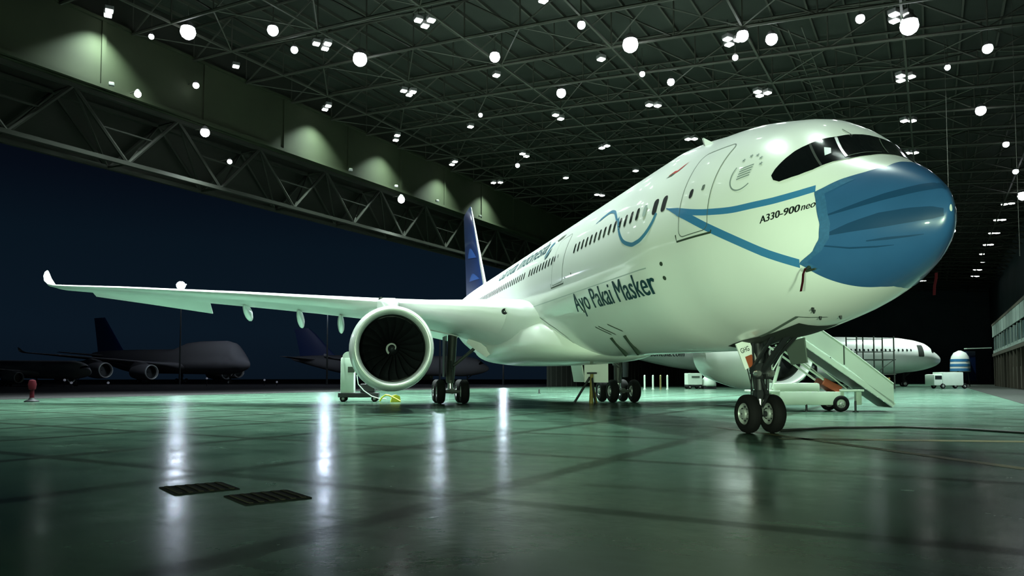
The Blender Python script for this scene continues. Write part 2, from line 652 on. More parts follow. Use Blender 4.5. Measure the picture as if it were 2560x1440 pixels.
def surf_n(x, phi):
    e = .01
    a = surf(x + e, phi) - surf(max(x - e, 1e-4), phi)
    b = surf(x, phi + e) - surf(x, phi - e)
    n = b.cross(a)
    p = surf(x, phi)
    zt, zb, w, zm = prof(x)
    out = Vector((0, p.y, p.z - zm))
    n = n.normalized()
    if n.dot(out + Vector((-1e-3, 0, 0))) < 0:
        n = -n
    return n


def phi_of(x, z=None, y=None):
    """angle from the crown; z given for side points, y given for points on the top"""
    zt, zb, w, zm = prof(x)
    if z is not None:
        h = (zt - zm) if z > zm else (zm - zb)
        return math.acos(max(-1, min(1, (z - zm) / h)))
    return math.asin(max(-1, min(1, y / w)))


def on_xz(x, z, off, side=1):
    ph = phi_of(x, z) * side
    return surf(x, ph) + surf_n(x, ph) * off


def on_xp(x, ph, off, side=1):
    return surf(x, ph) + surf_n(x, ph) * off


def decal_bm(polys, step, fn, off):
    """polys: 2-D outlines; cut along a grid so they follow the curved skin"""
    bm = bmesh.new()
    for poly in polys:
        vs = [bm.verts.new((a, b, 0)) for a, b in poly]
        try:
            bm.faces.new(vs)
        except ValueError:
            pass
    bmesh.ops.triangulate(bm, faces=bm.faces[:])
    return decal_cut(bm, step, fn, off)


def decal_cut(bm, step, fn, off):
    lo = [min(v.co[i] for v in bm.verts) for i in (0, 1)]
    hi = [max(v.co[i] for v in bm.verts) for i in (0, 1)]
    for i in (0, 1):
        t = lo[i] + step[i]
        while t < hi[i]:
            no = Vector((1, 0, 0)) if i == 0 else Vector((0, 1, 0))
            bmesh.ops.bisect_plane(bm, geom=bm.verts[:] + bm.edges[:] + bm.faces[:], plane_co=no * t, plane_no=no, dist=1e-6)
            t += step[i]
    for v in bm.verts:
        v.co = fn(v.co.x, v.co.y, off)
    bm.normal_update()
    return bm


def bm_obj(bm, name, m, parent, smooth=True, outward=None):
    bmesh.ops.recalc_face_normals(bm, faces=bm.faces)
    if outward is not None:
        f = max(bm.faces, key=lambda q: q.calc_area())
        if f.normal.dot(outward) < 0:
            bmesh.ops.reverse_faces(bm, faces=bm.faces[:])
    me = bpy.data.meshes.new(name)
    bm.to_mesh(me)
    bm.free()
    me.materials.append(m)
    if smooth:
        me.polygons.foreach_set('use_smooth', [True] * len(me.polygons))
    o = bpy.data.objects.new(name, me)
    COL.objects.link(o)
    o.parent = parent
    return o


def decal(name, polys, m, parent, off=.006, step=(.3, .12), fn=on_xz, out=(0, 1, 0)):
    return bm_obj(decal_bm(polys, step, fn, off), name, m, parent, True, Vector(out))


def ribbon(pts, w):
    """2-D strip outline along a polyline, w = width or list of widths"""
    n = len(pts)
    ws = w if isinstance(w, (list, tuple)) else [w] * n
    L_, R_ = [], []
    for i in range(n):
        a, b = pts[max(0, i - 1)], pts[min(n - 1, i + 1)]
        dx, dy = b[0] - a[0], b[1] - a[1]
        l = math.hypot(dx, dy) or 1
        nx, ny = -dy / l, dx / l
        L_.append((pts[i][0] + nx * ws[i] / 2, pts[i][1] + ny * ws[i] / 2))
        R_.append((pts[i][0] - nx * ws[i] / 2, pts[i][1] - ny * ws[i] / 2))
    return [[L_[i], L_[i + 1], R_[i + 1], R_[i]] for i in range(n - 1)]


def smooth_pts(pts, k=6):
    P = np.array(pts, float)
    d = np.concatenate([[0], np.cumsum(np.linalg.norm(np.diff(P, axis=0), axis=1))])
    t = np.linspace(0, d[-1], (len(pts) - 1) * k + 1)
    return [(float(pchip(d, P[:, 0], q)), float(pchip(d, P[:, 1], q))) for q in t]


def text_bm(s, size, bold=0., shear=0., xs=1.):
    cu = bpy.data.curves.new('txt', 'FONT')
    cu.body = s
    cu.size = size
    cu.shear = shear
    cu.resolution_u = 3
    o = bpy.data.objects.new('txt', cu)
    COL.objects.link(o)
    bpy.context.view_layer.update()
    me = o.to_mesh()
    bm = bmesh.new()
    bm.from_mesh(me)
    if bold:
        for dx in (-bold, bold):
            n0 = len(bm.verts)
            bm.from_mesh(me)
            bm.verts.ensure_lookup_table()
            for v in bm.verts[n0:]:
                v.co.x += dx
    o.to_mesh_clear()
    bpy.data.objects.remove(o)
    bpy.data.curves.remove(cu)
    for v in bm.verts:
        v.co.x *= xs
    return bm


def letters(name, s, x_left, z_left, z_right, length, height, m, parent, bold=0., shear=0., fn=on_xz, off=.007):
    """text on the starboard side, reading from aft to forward; height = capital height"""
    size = height / .7
    w = max(v.co.x for v in text_bm(s, size, bold * size, shear).verts)
    k = length / w
    if ' ' in s:
        words, at = s.split(' '), 0
        for i, wd_ in enumerate(words):
            pre = ' '.join(words[:i + 1])
            e_ = max(v.co.x for v in text_bm(pre, size, bold * size, shear).verts)
            l_ = max(v.co.x for v in text_bm(wd_, size, bold * size, shear).verts)
            a_, b_ = (e_ - l_) * k, e_ * k
            zf = lambda t: z_left + (z_right - z_left) * t / length
            letters(name, wd_, x_left - a_, zf(a_), zf(b_), b_ - a_, height, m, parent, bold, shear, fn, off)
        return
    bm = text_bm(s, size, bold * size, shear)
    for v in bm.verts:
        t = v.co.x * k
        v.co = Vector((x_left - t, z_left + (z_right - z_left) * t / length + v.co.y, 0))
    decal_cut(bm, (.5, .2), fn, off)
    return bm_obj(bm, name, m, parent, True, Vector((0, 1, 0)))


def rrect(cx, cz, w, h, r, n=4, skew=0.):
    pts = []
    for sx, sz, a0 in ((1, 1, 0), (-1, 1, 90), (-1, -1, 180), (1, -1, 270)):
        for i in range(n + 1):
            t = math.radians(a0 + 90 * i / n)
            x = sx * (w / 2 - r) + r * math.cos(t)
            z = sz * (h / 2 - r) + r * math.sin(t)
            pts.append((cx + x + skew * z, cz + z))
    return pts


def fuselage_bm(n=72, x_to=63.7):
    xs = [0.0, .02, .06, .12, .2, .3, .42, .56, .72, .9, 1.1, 1.3, 1.5, 1.75, 2.0, 2.3, 2.6, 2.9, 3.3, 3.7, 4.2, 4.7, 5.2, 5.8, 6.5, 7.2, 8, 9, 10, 13, 17, 22, 27, 32, 37, 42, 44, 46, 48, 50, 52, 54, 56, 58, 59.5, 61, 62, 63, 63.7]
    mb = MB()
    rings = [[surf(max(x, .003), 2 * PI * i / n) for i in range(n)] for x in xs]
    return mb.loft(rings, True, True)


# ---------------------------------------------------------------- wing sections
WST = [  # y, xLE, chord, zLE, thickness, incidence drop at trailing edge
    (1.2, 19.4, 15.0, 4.30, 1.9, .9), (2.6, 19.7, 14.2, 4.32, 2.0, .95), (3.2, 20.7, 12.9, 4.50, 2.0, .95), (3.9, 22.0, 11.4, 4.72, 1.8, .9),
    (5.2, 23.1, 10.3, 4.90, 1.35, .72), (7.2, 24.4, 9.0, 5.10, .98, .52), (9.4, 25.8, 7.7, 5.34, .74, .38), (13.0, 28.05, 6.6, 5.72, .56, .30), (16.9, 30.5, 5.5, 6.12, .44, .26),
    (20.5, 32.75, 4.55, 6.45, .36, .20), (24.3, 35.1, 3.6, 6.80, .29, .13), (27.5, 37.1, 2.85, 7.05, .22, .06), (29.0, 38.05, 2.45, 7.17, .19, .03),
    (29.5, 38.5, 2.1, 7.30, .18, 0.), (29.85, 38.9, 1.75, 7.55, .15, 0.), (30.05, 39.3, 1.3, 7.9, .11, 0.), (30.15, 39.75, .8, 8.2, .07, 0.), (30.2, 40.2, .25, 8.38, .03, 0.)]


def airfoil(n=14):
    up, lo = [], []
    for i in range(n + 1):
        x = .5 * (1 - math.cos(PI * i / n))
        yt = 5 * (.2969 * math.sqrt(x) - .126 * x - .3516 * x * x + .2843 * x**3 - .1036 * x**4)
        cam_ = .12 * (x - x * x) * x
        up.append((x, yt + cam_ * .6))
        lo.append((x, -yt + cam_))
    return up + lo[-2:0:-1]


AF = airfoil()


def wing_mb(side, st=WST):
    rings = []
    for y, xl, c, zl, t, dr in st:
        rings.append([Vector((xl + a * c, side * y, zl - dr * a + b * t)) for a, b in AF])
    return MB().loft(rings, True, True)


def wing_at(y, a, st=WST):
    """point on the chord line (fraction a) at span y -> x, z, chord, thickness"""
    ys = [s[0] for s in st]
    f = lambda k: float(np.interp(y, ys, [s[k] for s in st]))
    return f(1) + a * f(2), f(3) - f(5) * a, f(2), f(4)


def surface_mb(stations, side=1, vertical=False):
    """thin lifting surface: stations (span, xLE, chord, height, thickness)"""
    rings = []
    for y, xl, c, z, t in stations:
        if vertical:
            rings.append([Vector((xl + a * c, b * t, y)) for a, b in AF])
        else:
            rings.append([Vector((xl + a * c, side * y, z + b * t)) for a, b in AF])
    return MB().loft(rings, True, True)


def wheel_mb(c, r, w, hub=.48, n=28):
    x, y, z = c
    p = [(-w / 2 + .05, r * hub), (-w / 2, r * (hub + .08)), (-w / 2, r * .8), (-w / 2 + w * .18, r * .96), (-w * .15, r), (w * .15, r), (w / 2 - w * .18, r * .96), (w / 2, r * .8), (w / 2, r * (hub + .08)), (w / 2 - .05, r * hub)]
    mb = MB().lathe(p, c, 'y', n, 0)
    for s in (-1, 1):
        q = [(s * (w / 2 - .05), r * hub), (s * (w / 2 - .03), r * hub * .92), (s * (w / 2 - .10), r * hub * .78), (s * (w / 2 - .10), r * hub * .5), (s * (w / 2 - .01), r * hub * .42), (s * (w / 2 + .01), r * .04)]
        mb.lathe(q, c, 'y', n, 1)
        for i in range(8):
            t = 2 * PI * i / 8
            mb.tube((x + r * hub * .64 * math.cos(t), y + s * (w / 2 - .12), z + r * hub * .64 * math.sin(t)), (x + r * hub * .64 * math.cos(t), y + s * (w / 2 - .07), z + r * hub * .64 * math.sin(t)), r * .05, n=6, mi=2)
    return mb


ENG_Y, ENG_Z, ENG_X = 9.25, 2.80, 20.0


def engine(parent, side, detail=True, x=ENG_X, y=ENG_Y, z=ENG_Z, paint=None):
    paint = paint or M_paint
    c = (x, side * y, z)
    n = 56 if detail else 24
    mb = MB()
    mb.lathe([(.28, 1.735), (.6, 1.79), (1.2, 1.84), (2.2, 1.87), (3.4, 1.85), (4.6, 1.74), (5.8, 1.56), (6.9, 1.36), (6.9, 1.28), (5.5, 1.3)], c, 'x', n, 0, 1., 1.03)
    e = mb.build('engine', paint, parent, True, sharp=40)
    MB().lathe([(.62, 1.425), (.35, 1.44), (.15, 1.48), (.04, 1.535), (0, 1.59), (.05, 1.65), (.14, 1.695), (.28, 1.735)], c, 'x', n, 0, 1., 1.03).build('inlet_lip', M_lip, e, True)
    MB().lathe([(.62, 1.425), (1.0, 1.43), (1.75, 1.44), (1.75, .1)], c, 'x', n, 0, 1., 1.03).build('inlet_duct', M_duct, e, True, sharp=40)
    MB().lathe([(5.5, .95), (6.9, .9), (8.0, .62), (8.0, .45), (8.9, .08)], c, 'x', 24).build('exhaust_cone', M_gear, e, True, sharp=40)
    # pylon
    rings = []
    for px, hw, zb_, zt_ in ((1.6, .05, 1.7, 1.95), (2.6, .24, 1.5, 2.25), (4.2, .42, 1.3, 2.52), (5.6, .55, 1.1, 2.72), (7.0, .50, 1.0, 2.66), (9.0, .3, 1.5, 2.3), (11.5, .05, 2.0, 2.2)):
        rings.append([Vector((x + px, side * y + a * hw, z + (zb_ if b < 0 else zt_ - (1 - b) * .12))) for a, b in ((-1, -1), (1, -1), (1, .2), (.6, 1), (-.6, 1), (-1, .2))])
    MB().loft(rings).build('pylon', paint, e, True, sharp=50)
    if not detail:
        return e
    for k in range(20):
        a = 2 * PI * k / 20
        rings = []
        for i in range(8):
            t = i / 7
            r = .30 + 1.10 * t
            tw = math.radians(25 + 38 * t)
            ch = .22 + .16 * math.sin(PI * min(1, t * .8 + .1))
            aa = a + .16 * math.sin(t * PI) - .05 * t
            mid = Vector((1.25 + .06 * math.sin(PI * t), r * math.cos(aa), r * math.sin(aa)))
            rad = Vector((0, math.cos(aa), math.sin(aa)))
            tan = Vector((0, -math.sin(aa), math.cos(aa)))
            d = (Vector((1, 0, 0)) * math.cos(tw) + tan * math.sin(tw))
            nn = d.cross(rad)
            rings.append([Vector(c) + mid + d * (ch * q) + nn * w_ for q, w_ in ((-1, 0), (-.3, .016), (.5, .014), (1, 0), (.5, -.010), (-.3, -.012))])
        MB().loft(rings).build('fan_blade', M_fan, e, True, sharp=40)
    MB().lathe([(.70, .0), (.72, .06), (.80, .15), (.95, .25), (1.15, .32), (1.45, .36)], c, 'x', 32).build('spinner', M_fan, e, True)
    pts = []
    for i in range(15):
        t = i / 14
        a = -1.0 + 4.6 * t
        r = .27 - .15 * t
        xx = .70 + .98 * r * r * 3.6
        pts.append((Vector(c) + Vector((xx - .03, r * math.cos(a), r * math.sin(a))), .045 - .02 * t))
    vs, fs = [], []
    for p, w_ in pts:
        d = (p - Vector(c))
        rr = Vector((0, d.y, d.z)).normalized()
        vs += [p + rr * w_ + Vector((.05, 0, 0)) * w_ * 8, p - rr * w_ - Vector((.05, 0, 0)) * w_ * 8]
    fs = [(2 * i, 2 * i + 1, 2 * i + 3, 2 * i + 2) for i in range(14)]
    MB().add(vs, fs).build('spinner_swirl', M_fanw, e, True, fix=False)
    M = Matrix.Translation((x + 1.9, side * y - side * 1.62, z + .80)) @ Euler((math.radians(-27 * side), 0, 0)).to_matrix().to_4x4()
    MB().prism([(-.5, 0), (.45, 0), (.5, .1), (.35, .34), (.05, .30)], .03, M @ Matrix.Rotation(PI / 2, 4, 'X') if False else M @ Matrix(((1, 0, 0, 0), (0, 0, 1, 0), (0, -side * 0 + 1, 0, 0), (0, 0, 0, 1)))).build('nacelle_strake', paint, e)
    return e


def main_gear(parent, side, detail=True):
    y = side * 5.28
    mb = MB()
    mb.tube((32.0, y, 1.2), (31.7, y - side * .1, 4.4), .24, .28, 14)
    mb.tube((32.0, y, .75), (32.0, y, 1.5), .17, n=12, mi=1)
    mb.tube((31.5, y - side * .1, 2.2), (31.7, y - side * 1.75, 3.55), .10, n=10)
    mb.tube((32.6, y, 2.3), (34.2, y - side * .2, 4.2), .10, n=10)
    mb.tube((31.75, y, 1.4), (31.3, y, 2.0), .06, n=8)
    mb.tube((31.3, y, 2.0), (31.75, y, 2.6), .06, n=8)
    mb.tube((31.0, y, .72), (33.1, y, .72), .16, n=12)
    for xx in (31.06, 33.04):
        mb.tube((xx, y - .9, .7), (xx, y + .9, .7), .10, n=10)
    if detail:
        for k in range(3):
            mb.tube((31.8 - .08 * k, y + .28, 1.3), (31.7 - .05 * k, y + .30, 4.0), .025, n=6)
    g = mb.build('main_landing_gear', [M_gear, M_silver], parent, True, sharp=40)
    for xx in (31.06, 33.04):
        for s in (-.7, .7):
            wheel_mb((xx, y + s, .70), .70, .48).build('wheel', [M_tyre, M_hub, M_geard], g, True, sharp=35)
    if detail:
        M = Matrix.Translation((31.7, y + side * .42, 2.75)) @ Matrix(((1, 0, 0, 0), (0, 0, 1, 0), (0, 1, 0, 0), (0, 0, 0, 1)))
        MB().prism([(-.5, 1.2), (.6, 1.2), (.5, -1.2), (-.3, -1.2)], .05, M).build('gear_door', M_geard, g)
        for px, py, pz, ry in ((30.6, 4.0, 3.55, .4), (30.2, 3.55, 3.15, .5)):
            M = Matrix.Translation((px, side * py, pz)) @ Euler((side * .55, ry, 0)).to_matrix().to_4x4()
            MB().prism([(-.5, .06), (.5, .3), (.45, -.28), (-.35, -.42)], .05, M @ Matrix(((0, 0, 1, 0), (1, 0, 0, 0), (0, 1, 0, 0), (0, 0, 0, 1)))).build('door_link', M_paint, g)
    return g


def nose_gear(parent, detail=True):
    X = 6.69
    mb = MB()
    mb.tube((X, 0, .95), (X + .05, 0, 2.75), .13, .15, 14)
    mb.tube((X, 0, .5), (X, 0, 1.1), .09, n=12, mi=1)
    mb.tube((X, -.5, .52), (X, .5, .52), .08, n=10)
    mb.tube((X + .1, 0, 1.5), (X - 1.6, 0, 2.75), .08, n=8)
    mb.tube((X + .1, -.2, 1.7), (X - 1.5, -.35, 2.75), .05, n=8)
    mb.tube((X + .1, .2, 1.7), (X - 1.5, .35, 2.75), .05, n=8)
    mb.tube((X - .12, 0, .72), (X - .4, 0, 1.05), .045, n=8)
    mb.tube((X - .4, 0, 1.05), (X - .1, 0, 1.45), .045, n=8)
    for s in (-1, 1):
        mb.tube((X - .05, s * .18, 1.2), (X - .05, s * .22, 2.5), .035, n=6)
        mb.tube((X - .16, s * .24, 1.55), (X - .16, s * .05, 1.55), .09, n=10)
        mb.tube((X + .2, s * .14, .9), (X + .15, s * .14, 2.4), .022, n=6)
    mb.box((X - .05, 0, 1.75), (.34, .46, .30))
    mb.box((X, 0, 1.05), (.26, .30, .24))
    for k, (a, b) in enumerate((((0, .2, 1.1), (.1, .34, 1.9)), ((-.1, -.2, 1.0), (0, -.3, 2.1)), ((.12, .1, 1.3), (.2, .25, 2.6)))):
        mb.tube((X + a[0], a[1], a[2]), (X + b[0], b[1], b[2]), .018, n=6)
    g = mb.build('nose_landing_gear', [M_geard, M_silver], parent, True, sharp=40)
    for s in (-1, 1):
        wheel_mb((X, s * .36, .525), .525, .36, .56).build('wheel', [M_tyre, M_hub, M_geard], g, True, sharp=35)
    if not detail:
        return g
    for s in (-1, 1):
        MB().lathe([(-.04, .0), (-.05, .07), (0, .10), (.12, .09), (.14, .0)], (X - .28, s * .2, 1.62), 'x', 14).build('taxi_light', M_silver, g, True, sharp=40)
    # leg door carried on the starboard side, leaning in towards the strut
    A, B, C_, D = Vector((X - .05, .72, 2.42)), Vector((X - .05, .34, 2.56)), Vector((X - .05, .06, 1.93)), Vector((X - .05, .45, 1.72))
    t = Vector((.05, 0, 0))
    d = MB().add([A, B, C_, D, A + t, B + t, C_ + t, D + t], [(0, 1, 2, 3), (7, 6, 5, 4), (0, 4, 5, 1), (1, 5, 6, 2), (2, 6, 7, 3), (3, 7, 4, 0)]).build('leg_door', M_paint, g)
    ex = (B - A).normalized()
    ey = (A - D).normalized()

    def plate(px, py):
        return A + ex * px - ey * py - Vector((.008, 0, 0))
    MB().add([plate(.12, .42), plate(.33, .42), plate(.33, .70), plate(.12, .74)], [(0, 1, 2, 3)]).build('red_placard', M_orange, d)
    bm = text_bm('GHG', .2, .003)
    for v in bm.verts:
        v.co = plate(.06 + v.co.y * 1.0 + .08, .06 + v.co.x * .62) if False else plate(.05 + v.co.x * .62, .30 - v.co.y)
    bm_obj(bm, 'lettering', M_black, d, False)
    # bay doors; the port one's dark colour stands in for inner-side shadow
    for s in (-1, 1):
        MB().add([(5.5, s * .58, 2.55), (6.4, s * .58, 2.45), (6.3, s * .72, 1.85), (5.6, s * .72, 1.9), (5.5, s * .62, 2.55), (6.4, s * .62, 2.45), (6.3, s * .76, 1.85), (5.6, s * .76, 1.9)],
                 [(0, 1, 2, 3), (7, 6, 5, 4), (0, 4, 5, 1), (1, 5, 6, 2), (2, 6, 7, 3), (3, 7, 4, 0)]).build('bay_door', M_wing if s > 0 else M_seam, g) if s < 0 else None
    return g


# ---------------------------------------------------------------- the masked airliner
PSI = .210645
AFT = Vector((-math.sin(PSI), math.cos(PSI), 0))
ORG = Vector((6.7746, 20.0083, 0)) - AFT * 6.686
plane = empty('airliner', ORG, PI / 2 + PSI, 'white wide-body airliner wearing a painted blue face mask on its nose, parked in the hangar', 'airliner')

fus = fuselage_bm().build('fuselage', M_paint, plane, True, sharp=60)


# --- mask over the nose: boundary x as a function of the angle from the crown
def mask_edge_table():
    pts = []
    for x, y, z in ((1.02, -.02, None), (1.05, .14, 5.84), (1.06, .48, 5.71), (1.29, .80, 5.64), (1.58, 1.14, 5.55), (1.78, 1.40, 5.42), (1.90, 1.50, 5.34), (1.84, 1.53, 5.16), (1.76, 1.52, 4.66), (1.82, 1.50, 4.36), (2.02, 1.52, 4.12), (2.38, 1.61, 3.93), (2.30, 1.50, 3.86), (2.16, 1.24, 3.66), (1.98, .90, 3.49), (1.80, .56, 3.40), (1.60, .24, 3.39), (1.52, .0, None)):
        zt, zb, w, zm = prof(x)
        if z is None:
            ph = 0. if x < 1.3 else PI
        else:
            h = (zt - zm) if z > zm else (zm - zb)
            ph = math.atan2(y / w, (z - zm) / h)
        pts.append((ph, x))
    return pts


MASK = mask_edge_table()


def mask_x(ph):
    ph = abs(ph)
    if ph > PI:
        ph = 2 * PI - ph
    return float(np.interp(ph, [p for p, _ in MASK], [x for _, x in MASK]))


def skin_patch(phis, x_of, nx, off):
    mb = MB()
    rows = []
    for ph in phis:
        a, b = x_of(ph)
        row = []
        for i in range(nx + 1):
            t = i / nx
            x = a + (b - a) * (t if a > .05 else t * t)
            x = max(x, .003)
            row.append(surf(x, ph) + surf_n(max(x, .02), ph) * off)
        rows.append(row)
    vs = [p for r in rows for p in r]
    n = nx + 1
    fs = [(k * n + i, (k + 1) * n + i, (k + 1) * n + i + 1, k * n + i + 1) for k in range(len(rows) - 1) for i in range(nx)]
    return mb.add(vs, fs)


phis = [2 * PI * i / 180 - PI for i in range(181)]
mask = skin_patch(phis, lambda p: (0, mask_x(p)), 22, .012).build('face_mask', M_mask, plane, True)
mask['label'] = 'blue painted face mask covering the nose'
# stitched hem along both cheek edges
for s in (1, -1):
    hem_ph = [p for p in np.linspace(.93, 2.30, 60)]
    skin_patch([s * p for p in hem_ph], lambda p: (mask_x(p) - .17, mask_x(p) - .005), 3, .018).build('mask_hem', M_hem, mask, True)
# pleat folds: curves in (x, z), drawn round the nose on both cheeks
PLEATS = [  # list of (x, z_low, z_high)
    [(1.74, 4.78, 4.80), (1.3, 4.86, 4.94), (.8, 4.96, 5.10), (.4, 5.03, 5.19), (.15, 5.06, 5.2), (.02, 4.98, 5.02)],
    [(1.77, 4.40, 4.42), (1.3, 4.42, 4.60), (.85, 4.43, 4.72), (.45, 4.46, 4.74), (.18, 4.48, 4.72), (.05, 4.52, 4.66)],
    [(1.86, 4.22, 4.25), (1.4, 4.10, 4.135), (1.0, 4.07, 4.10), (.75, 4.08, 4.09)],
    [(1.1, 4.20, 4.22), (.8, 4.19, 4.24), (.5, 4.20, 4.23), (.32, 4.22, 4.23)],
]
for pl in PLEATS:
    for s in (1, -1):
        xs_ = [p[0] for p in pl][::-1]
        lo_ = [p[1] for p in pl][::-1]
        hi_ = [p[2] for p in pl][::-1]
        n = 30
        vs, fs = [], []
        for i in range(n + 1):
            q = math.sqrt(xs_[0]) + (math.sqrt(xs_[-1]) - math.sqrt(xs_[0])) * i / n
            x = q * q
            za, zb_ = float(np.interp(x, xs_, lo_)), float(np.interp(x, xs_, hi_))
            for k in range(5):
                z = za + (zb_ - za) * k / 4
                ph = s * phi_of(x, z)
                vs.append(surf(x, ph) + surf_n(x, ph) * .017)
        for i in range(n):
            for k in range(4):
                fs.append((i * 5 + k, i * 5 + k + 1, (i + 1) * 5 + k + 1, (i + 1) * 5 + k))
        MB().add(vs, fs).build('mask_pleat', M_pleat, mask, True)

# straps and ear loop
for s in (1, -1):
    f = lambda x, z, off, s=s: on_xz(x, z, off, s)
    up = smooth_pts([(6.42, 5.98), (5.66, 5.74), (4.47, 5.46), (3.44, 5.33), (2.74, 5.32), (2.27, 5.36), (1.9, 5.43)])
    lo = smooth_pts([(6.42, 5.98), (5.64, 5.68), (4.47, 5.08), (3.52, 4.57), (2.9, 4.21), (2.36, 3.93)])
    wu = [max(.03, .15 * min(1, i / 5)) for i in range(len(up))]
    wl = [max(.03, .19 * min(1, i / 5)) for i in range(len(lo))]
    decal('mask_strap', ribbon(up, wu), M_strap, plane, .009, (.25, .1), f, (0, s, 0))
    decal('mask_strap', ribbon(lo, wl), M_strap, plane, .008, (.25, .1), f, (0, s, 0))
lp = smooth_pts([(12.3, 6.80), (11.84, 6.88), (11.13, 6.93), (10.5, 6.80), (10.14, 6.60), (9.8, 6.36)])
decal('ear_loop', ribbon(lp, [.04] * 4 + [.10] * (len(lp) - 4)), M_loop, plane, .009, (.3, .1))
lp = smooth_pts([(9.75, 6.45), (9.55, 6.16), (9.21, 5.78), (8.9, 5.55), (8.49, 5.40), (8.1, 5.32), (7.74, 5.34), (7.45, 5.43), (7.21, 5.57), (7.0, 5.78), (6.9, 5.96)])
decal('ear_loop', ribbon(lp, .12), M_loop, plane, .009, (.3, .1))

# --- cockpit glazing
CK = [(1930, 2.80, 5.86), (0, 2.84, 6.0), (0, 2.82, 6.12), (0, 2.74, 6.25), (0, 2.65, 6.45), (0, 2.54, 6.6), (0, 2.45, 6.70)]


def xp(x, y, z):
    zt, zb, w, zm = prof(x)
    h = (zt - zm) if z > zm else (zm - zb)
    return (x, math.atan2(y / w, (z - zm) / h))


ck_poly = [xp(*p) for p in ((2.60, 1.90, 5.74), (2.74, 1.93, 5.80), (2.82, 1.93, 5.92), (2.80, 1.86, 6.06), (2.74, 1.72, 6.23), (2.65, 1.48, 6.44), (2.54, 1.20, 6.58), (2.45, .87, 6.70), (2.38, .63, 6.74), (2.36, .2, 6.78))]
ck_poly += [(2.36, 0.), (2.36, -.2)]
ck_poly += [(a, -b) for a, b in ck_poly[:9][::-1]]
low = [xp(*p) for p in ((2.46, 1.77, 5.76), (2.28, 1.60, 5.80), (2.11, 1.41, 5.88), (1.92, 1.07, 6.01), (1.74, .78, 6.055), (1.60, .4, 6.08))]
ck_poly += [(a, -b) for a, b in low] + [(1.55, 0.)] + low[::-1]
glass = decal('cockpit_window', [ck_poly], M_glass, plane, .012, (.12, .1), on_xp, (-1, 0, 1))
glass['label'] = 'black wraparound cockpit window band'


def post(pts, w, name, m, off=.022):
    q = [xp(*p) for p in pts]
    return decal(name, ribbon(q, w), m, glass, off, (.1, .05), on_xp, (-1, 0, 1))


post(((2.36, .66, 6.70), (1.82, .80, 6.10)), .035, 'window_post', M_silver)
post(((2.30, -.36, 6.72), (1.62, -.02, 6.10)), .015, 'window_post', M_seamd)
post(((2.52, 1.16, 6.54), (2.02, 1.26, 5.95)), .03, 'window_post', M_bay)
post(((1.82, .80, 6.10), (1.64, .1, 6.12)), .015, 'window_sill', M_seamd)
decal('window_placard', [[xp(*p) for p in ((2.27, 1.02, 6.44), (2.18, .88, 6.34), (2.08, .92, 6.16), (2.12, 1.04, 6.12))]], M_wshade, glass, .02, (.1, .1), on_xp, (-1, 0, 1))
MB().tube((2.55, .35, 6.98), (2.30, .30, 6.78), .012, n=6).build('wiper', M_silver, glass)

# --- cabin windows, starboard side
wx = [6.60, 7.02] + [7.55 + .47 * i for i in range(15)] + [17.3 + .50 * i for i in range(9)] + [22.4 + .51 * i for i in range(50)]
for i, x in enumerate(wx):
    z = 6.16 + .0133 * (x - 7)
    if i < 2:
        w_, h_, m_ = .22, .44, M_black
    elif i == 2:
        w_, h_, m_ = .18, .34, M_wshade
    else:
        w_, h_, m_ = .19, .36, M_wglass
    o = decal('cabin_window', [rrect(x, z, w_, h_, w_ * .42, 3)], m_, plane, .009, (.4, .11))

# --- doors
def door(x0, x1, z0, z1, win):
    zc = (z0 + z1) / 2
    d = decal('cabin_door', [rrect((x0 + x1) / 2, zc, x1 - x0, z1 - z0, .18, 4)], M_paint, plane, .004, (.2, .12))
    o = rrect((x0 + x1) / 2, zc, x1 - x0, z1 - z0, .18, 5)
    o.append(o[0])
    decal('door_seam', ribbon(o, .022), M_seam, d, .010, (.3, .12))
    decal('door_sill', ribbon([(x1 + .16, z0 + .10), (x1 + .13, z0 - .08), (x0 - .1, z0 - .10), (x0 - .12, z0 - .04)], .05), M_seamd, d, .012, (.3, .1))
    decal('door_window', [rrect(*win, .15, .24, .07, 3)], M_black, d, .012, (.3, .1))
    decal('door_handle', [rrect(win[0] - .45, win[1] + .05, .10, .14, .03, 2)], M_seam, d, .012, (.3, .1))
    return d


door(4.50, 5.68, 5.06, 7.22, (5.28, 6.10))
door(15.45, 17.0, 5.22, 7.1, (16.9, 6.3))

# --- lettering and small marks
letters('lettering', 'Ayo Pakai Masker', 14.65, 3.97, 3.84, 7.35, .66, M_teal, plane, bold=.022)
letters('lettering', 'A330-900', 2.92, 4.875, 4.985, .83, .155, M_black, plane, bold=.03, shear=.12, off=.010)
letters('lettering', 'neo', 2.08, 4.99, 5.03, .25, .15, M_black, plane, bold=.02, shear=.2, off=.012)
letters('lettering', 'Garuda Indonesia', 30.5, 7.12, 6.95, 11.2, .75, M_teal, plane, bold=.015)
bird = smooth_pts([(19.1, 6.72), (18.85, 6.95), (18.7, 7.15), (18.35, 7.24)])
decal('bird_emblem', ribbon(bird, [.06 + .22 * math.sin(PI * i / (len(bird) - 1)) for i in range(len(bird))]), M_loop, plane, .009, (.3, .1))
bird = smooth_pts([(18.9, 6.62), (18.5, 6.78), (18.3, 7.0)])
decal('bird_emblem', ribbon(bird, [.04 + .16 * math.sin(PI * i / (len(bird) - 1)) for i in range(len(bird))]), M_teal, plane, .009, (.3, .1))
decal('bird_emblem', [[(18.05, 7.28), (17.6, 7.36), (16.9, 7.34), (17.1, 7.22), (17.8, 7.18)]], M_seamd, plane, .009, (.3, .1))
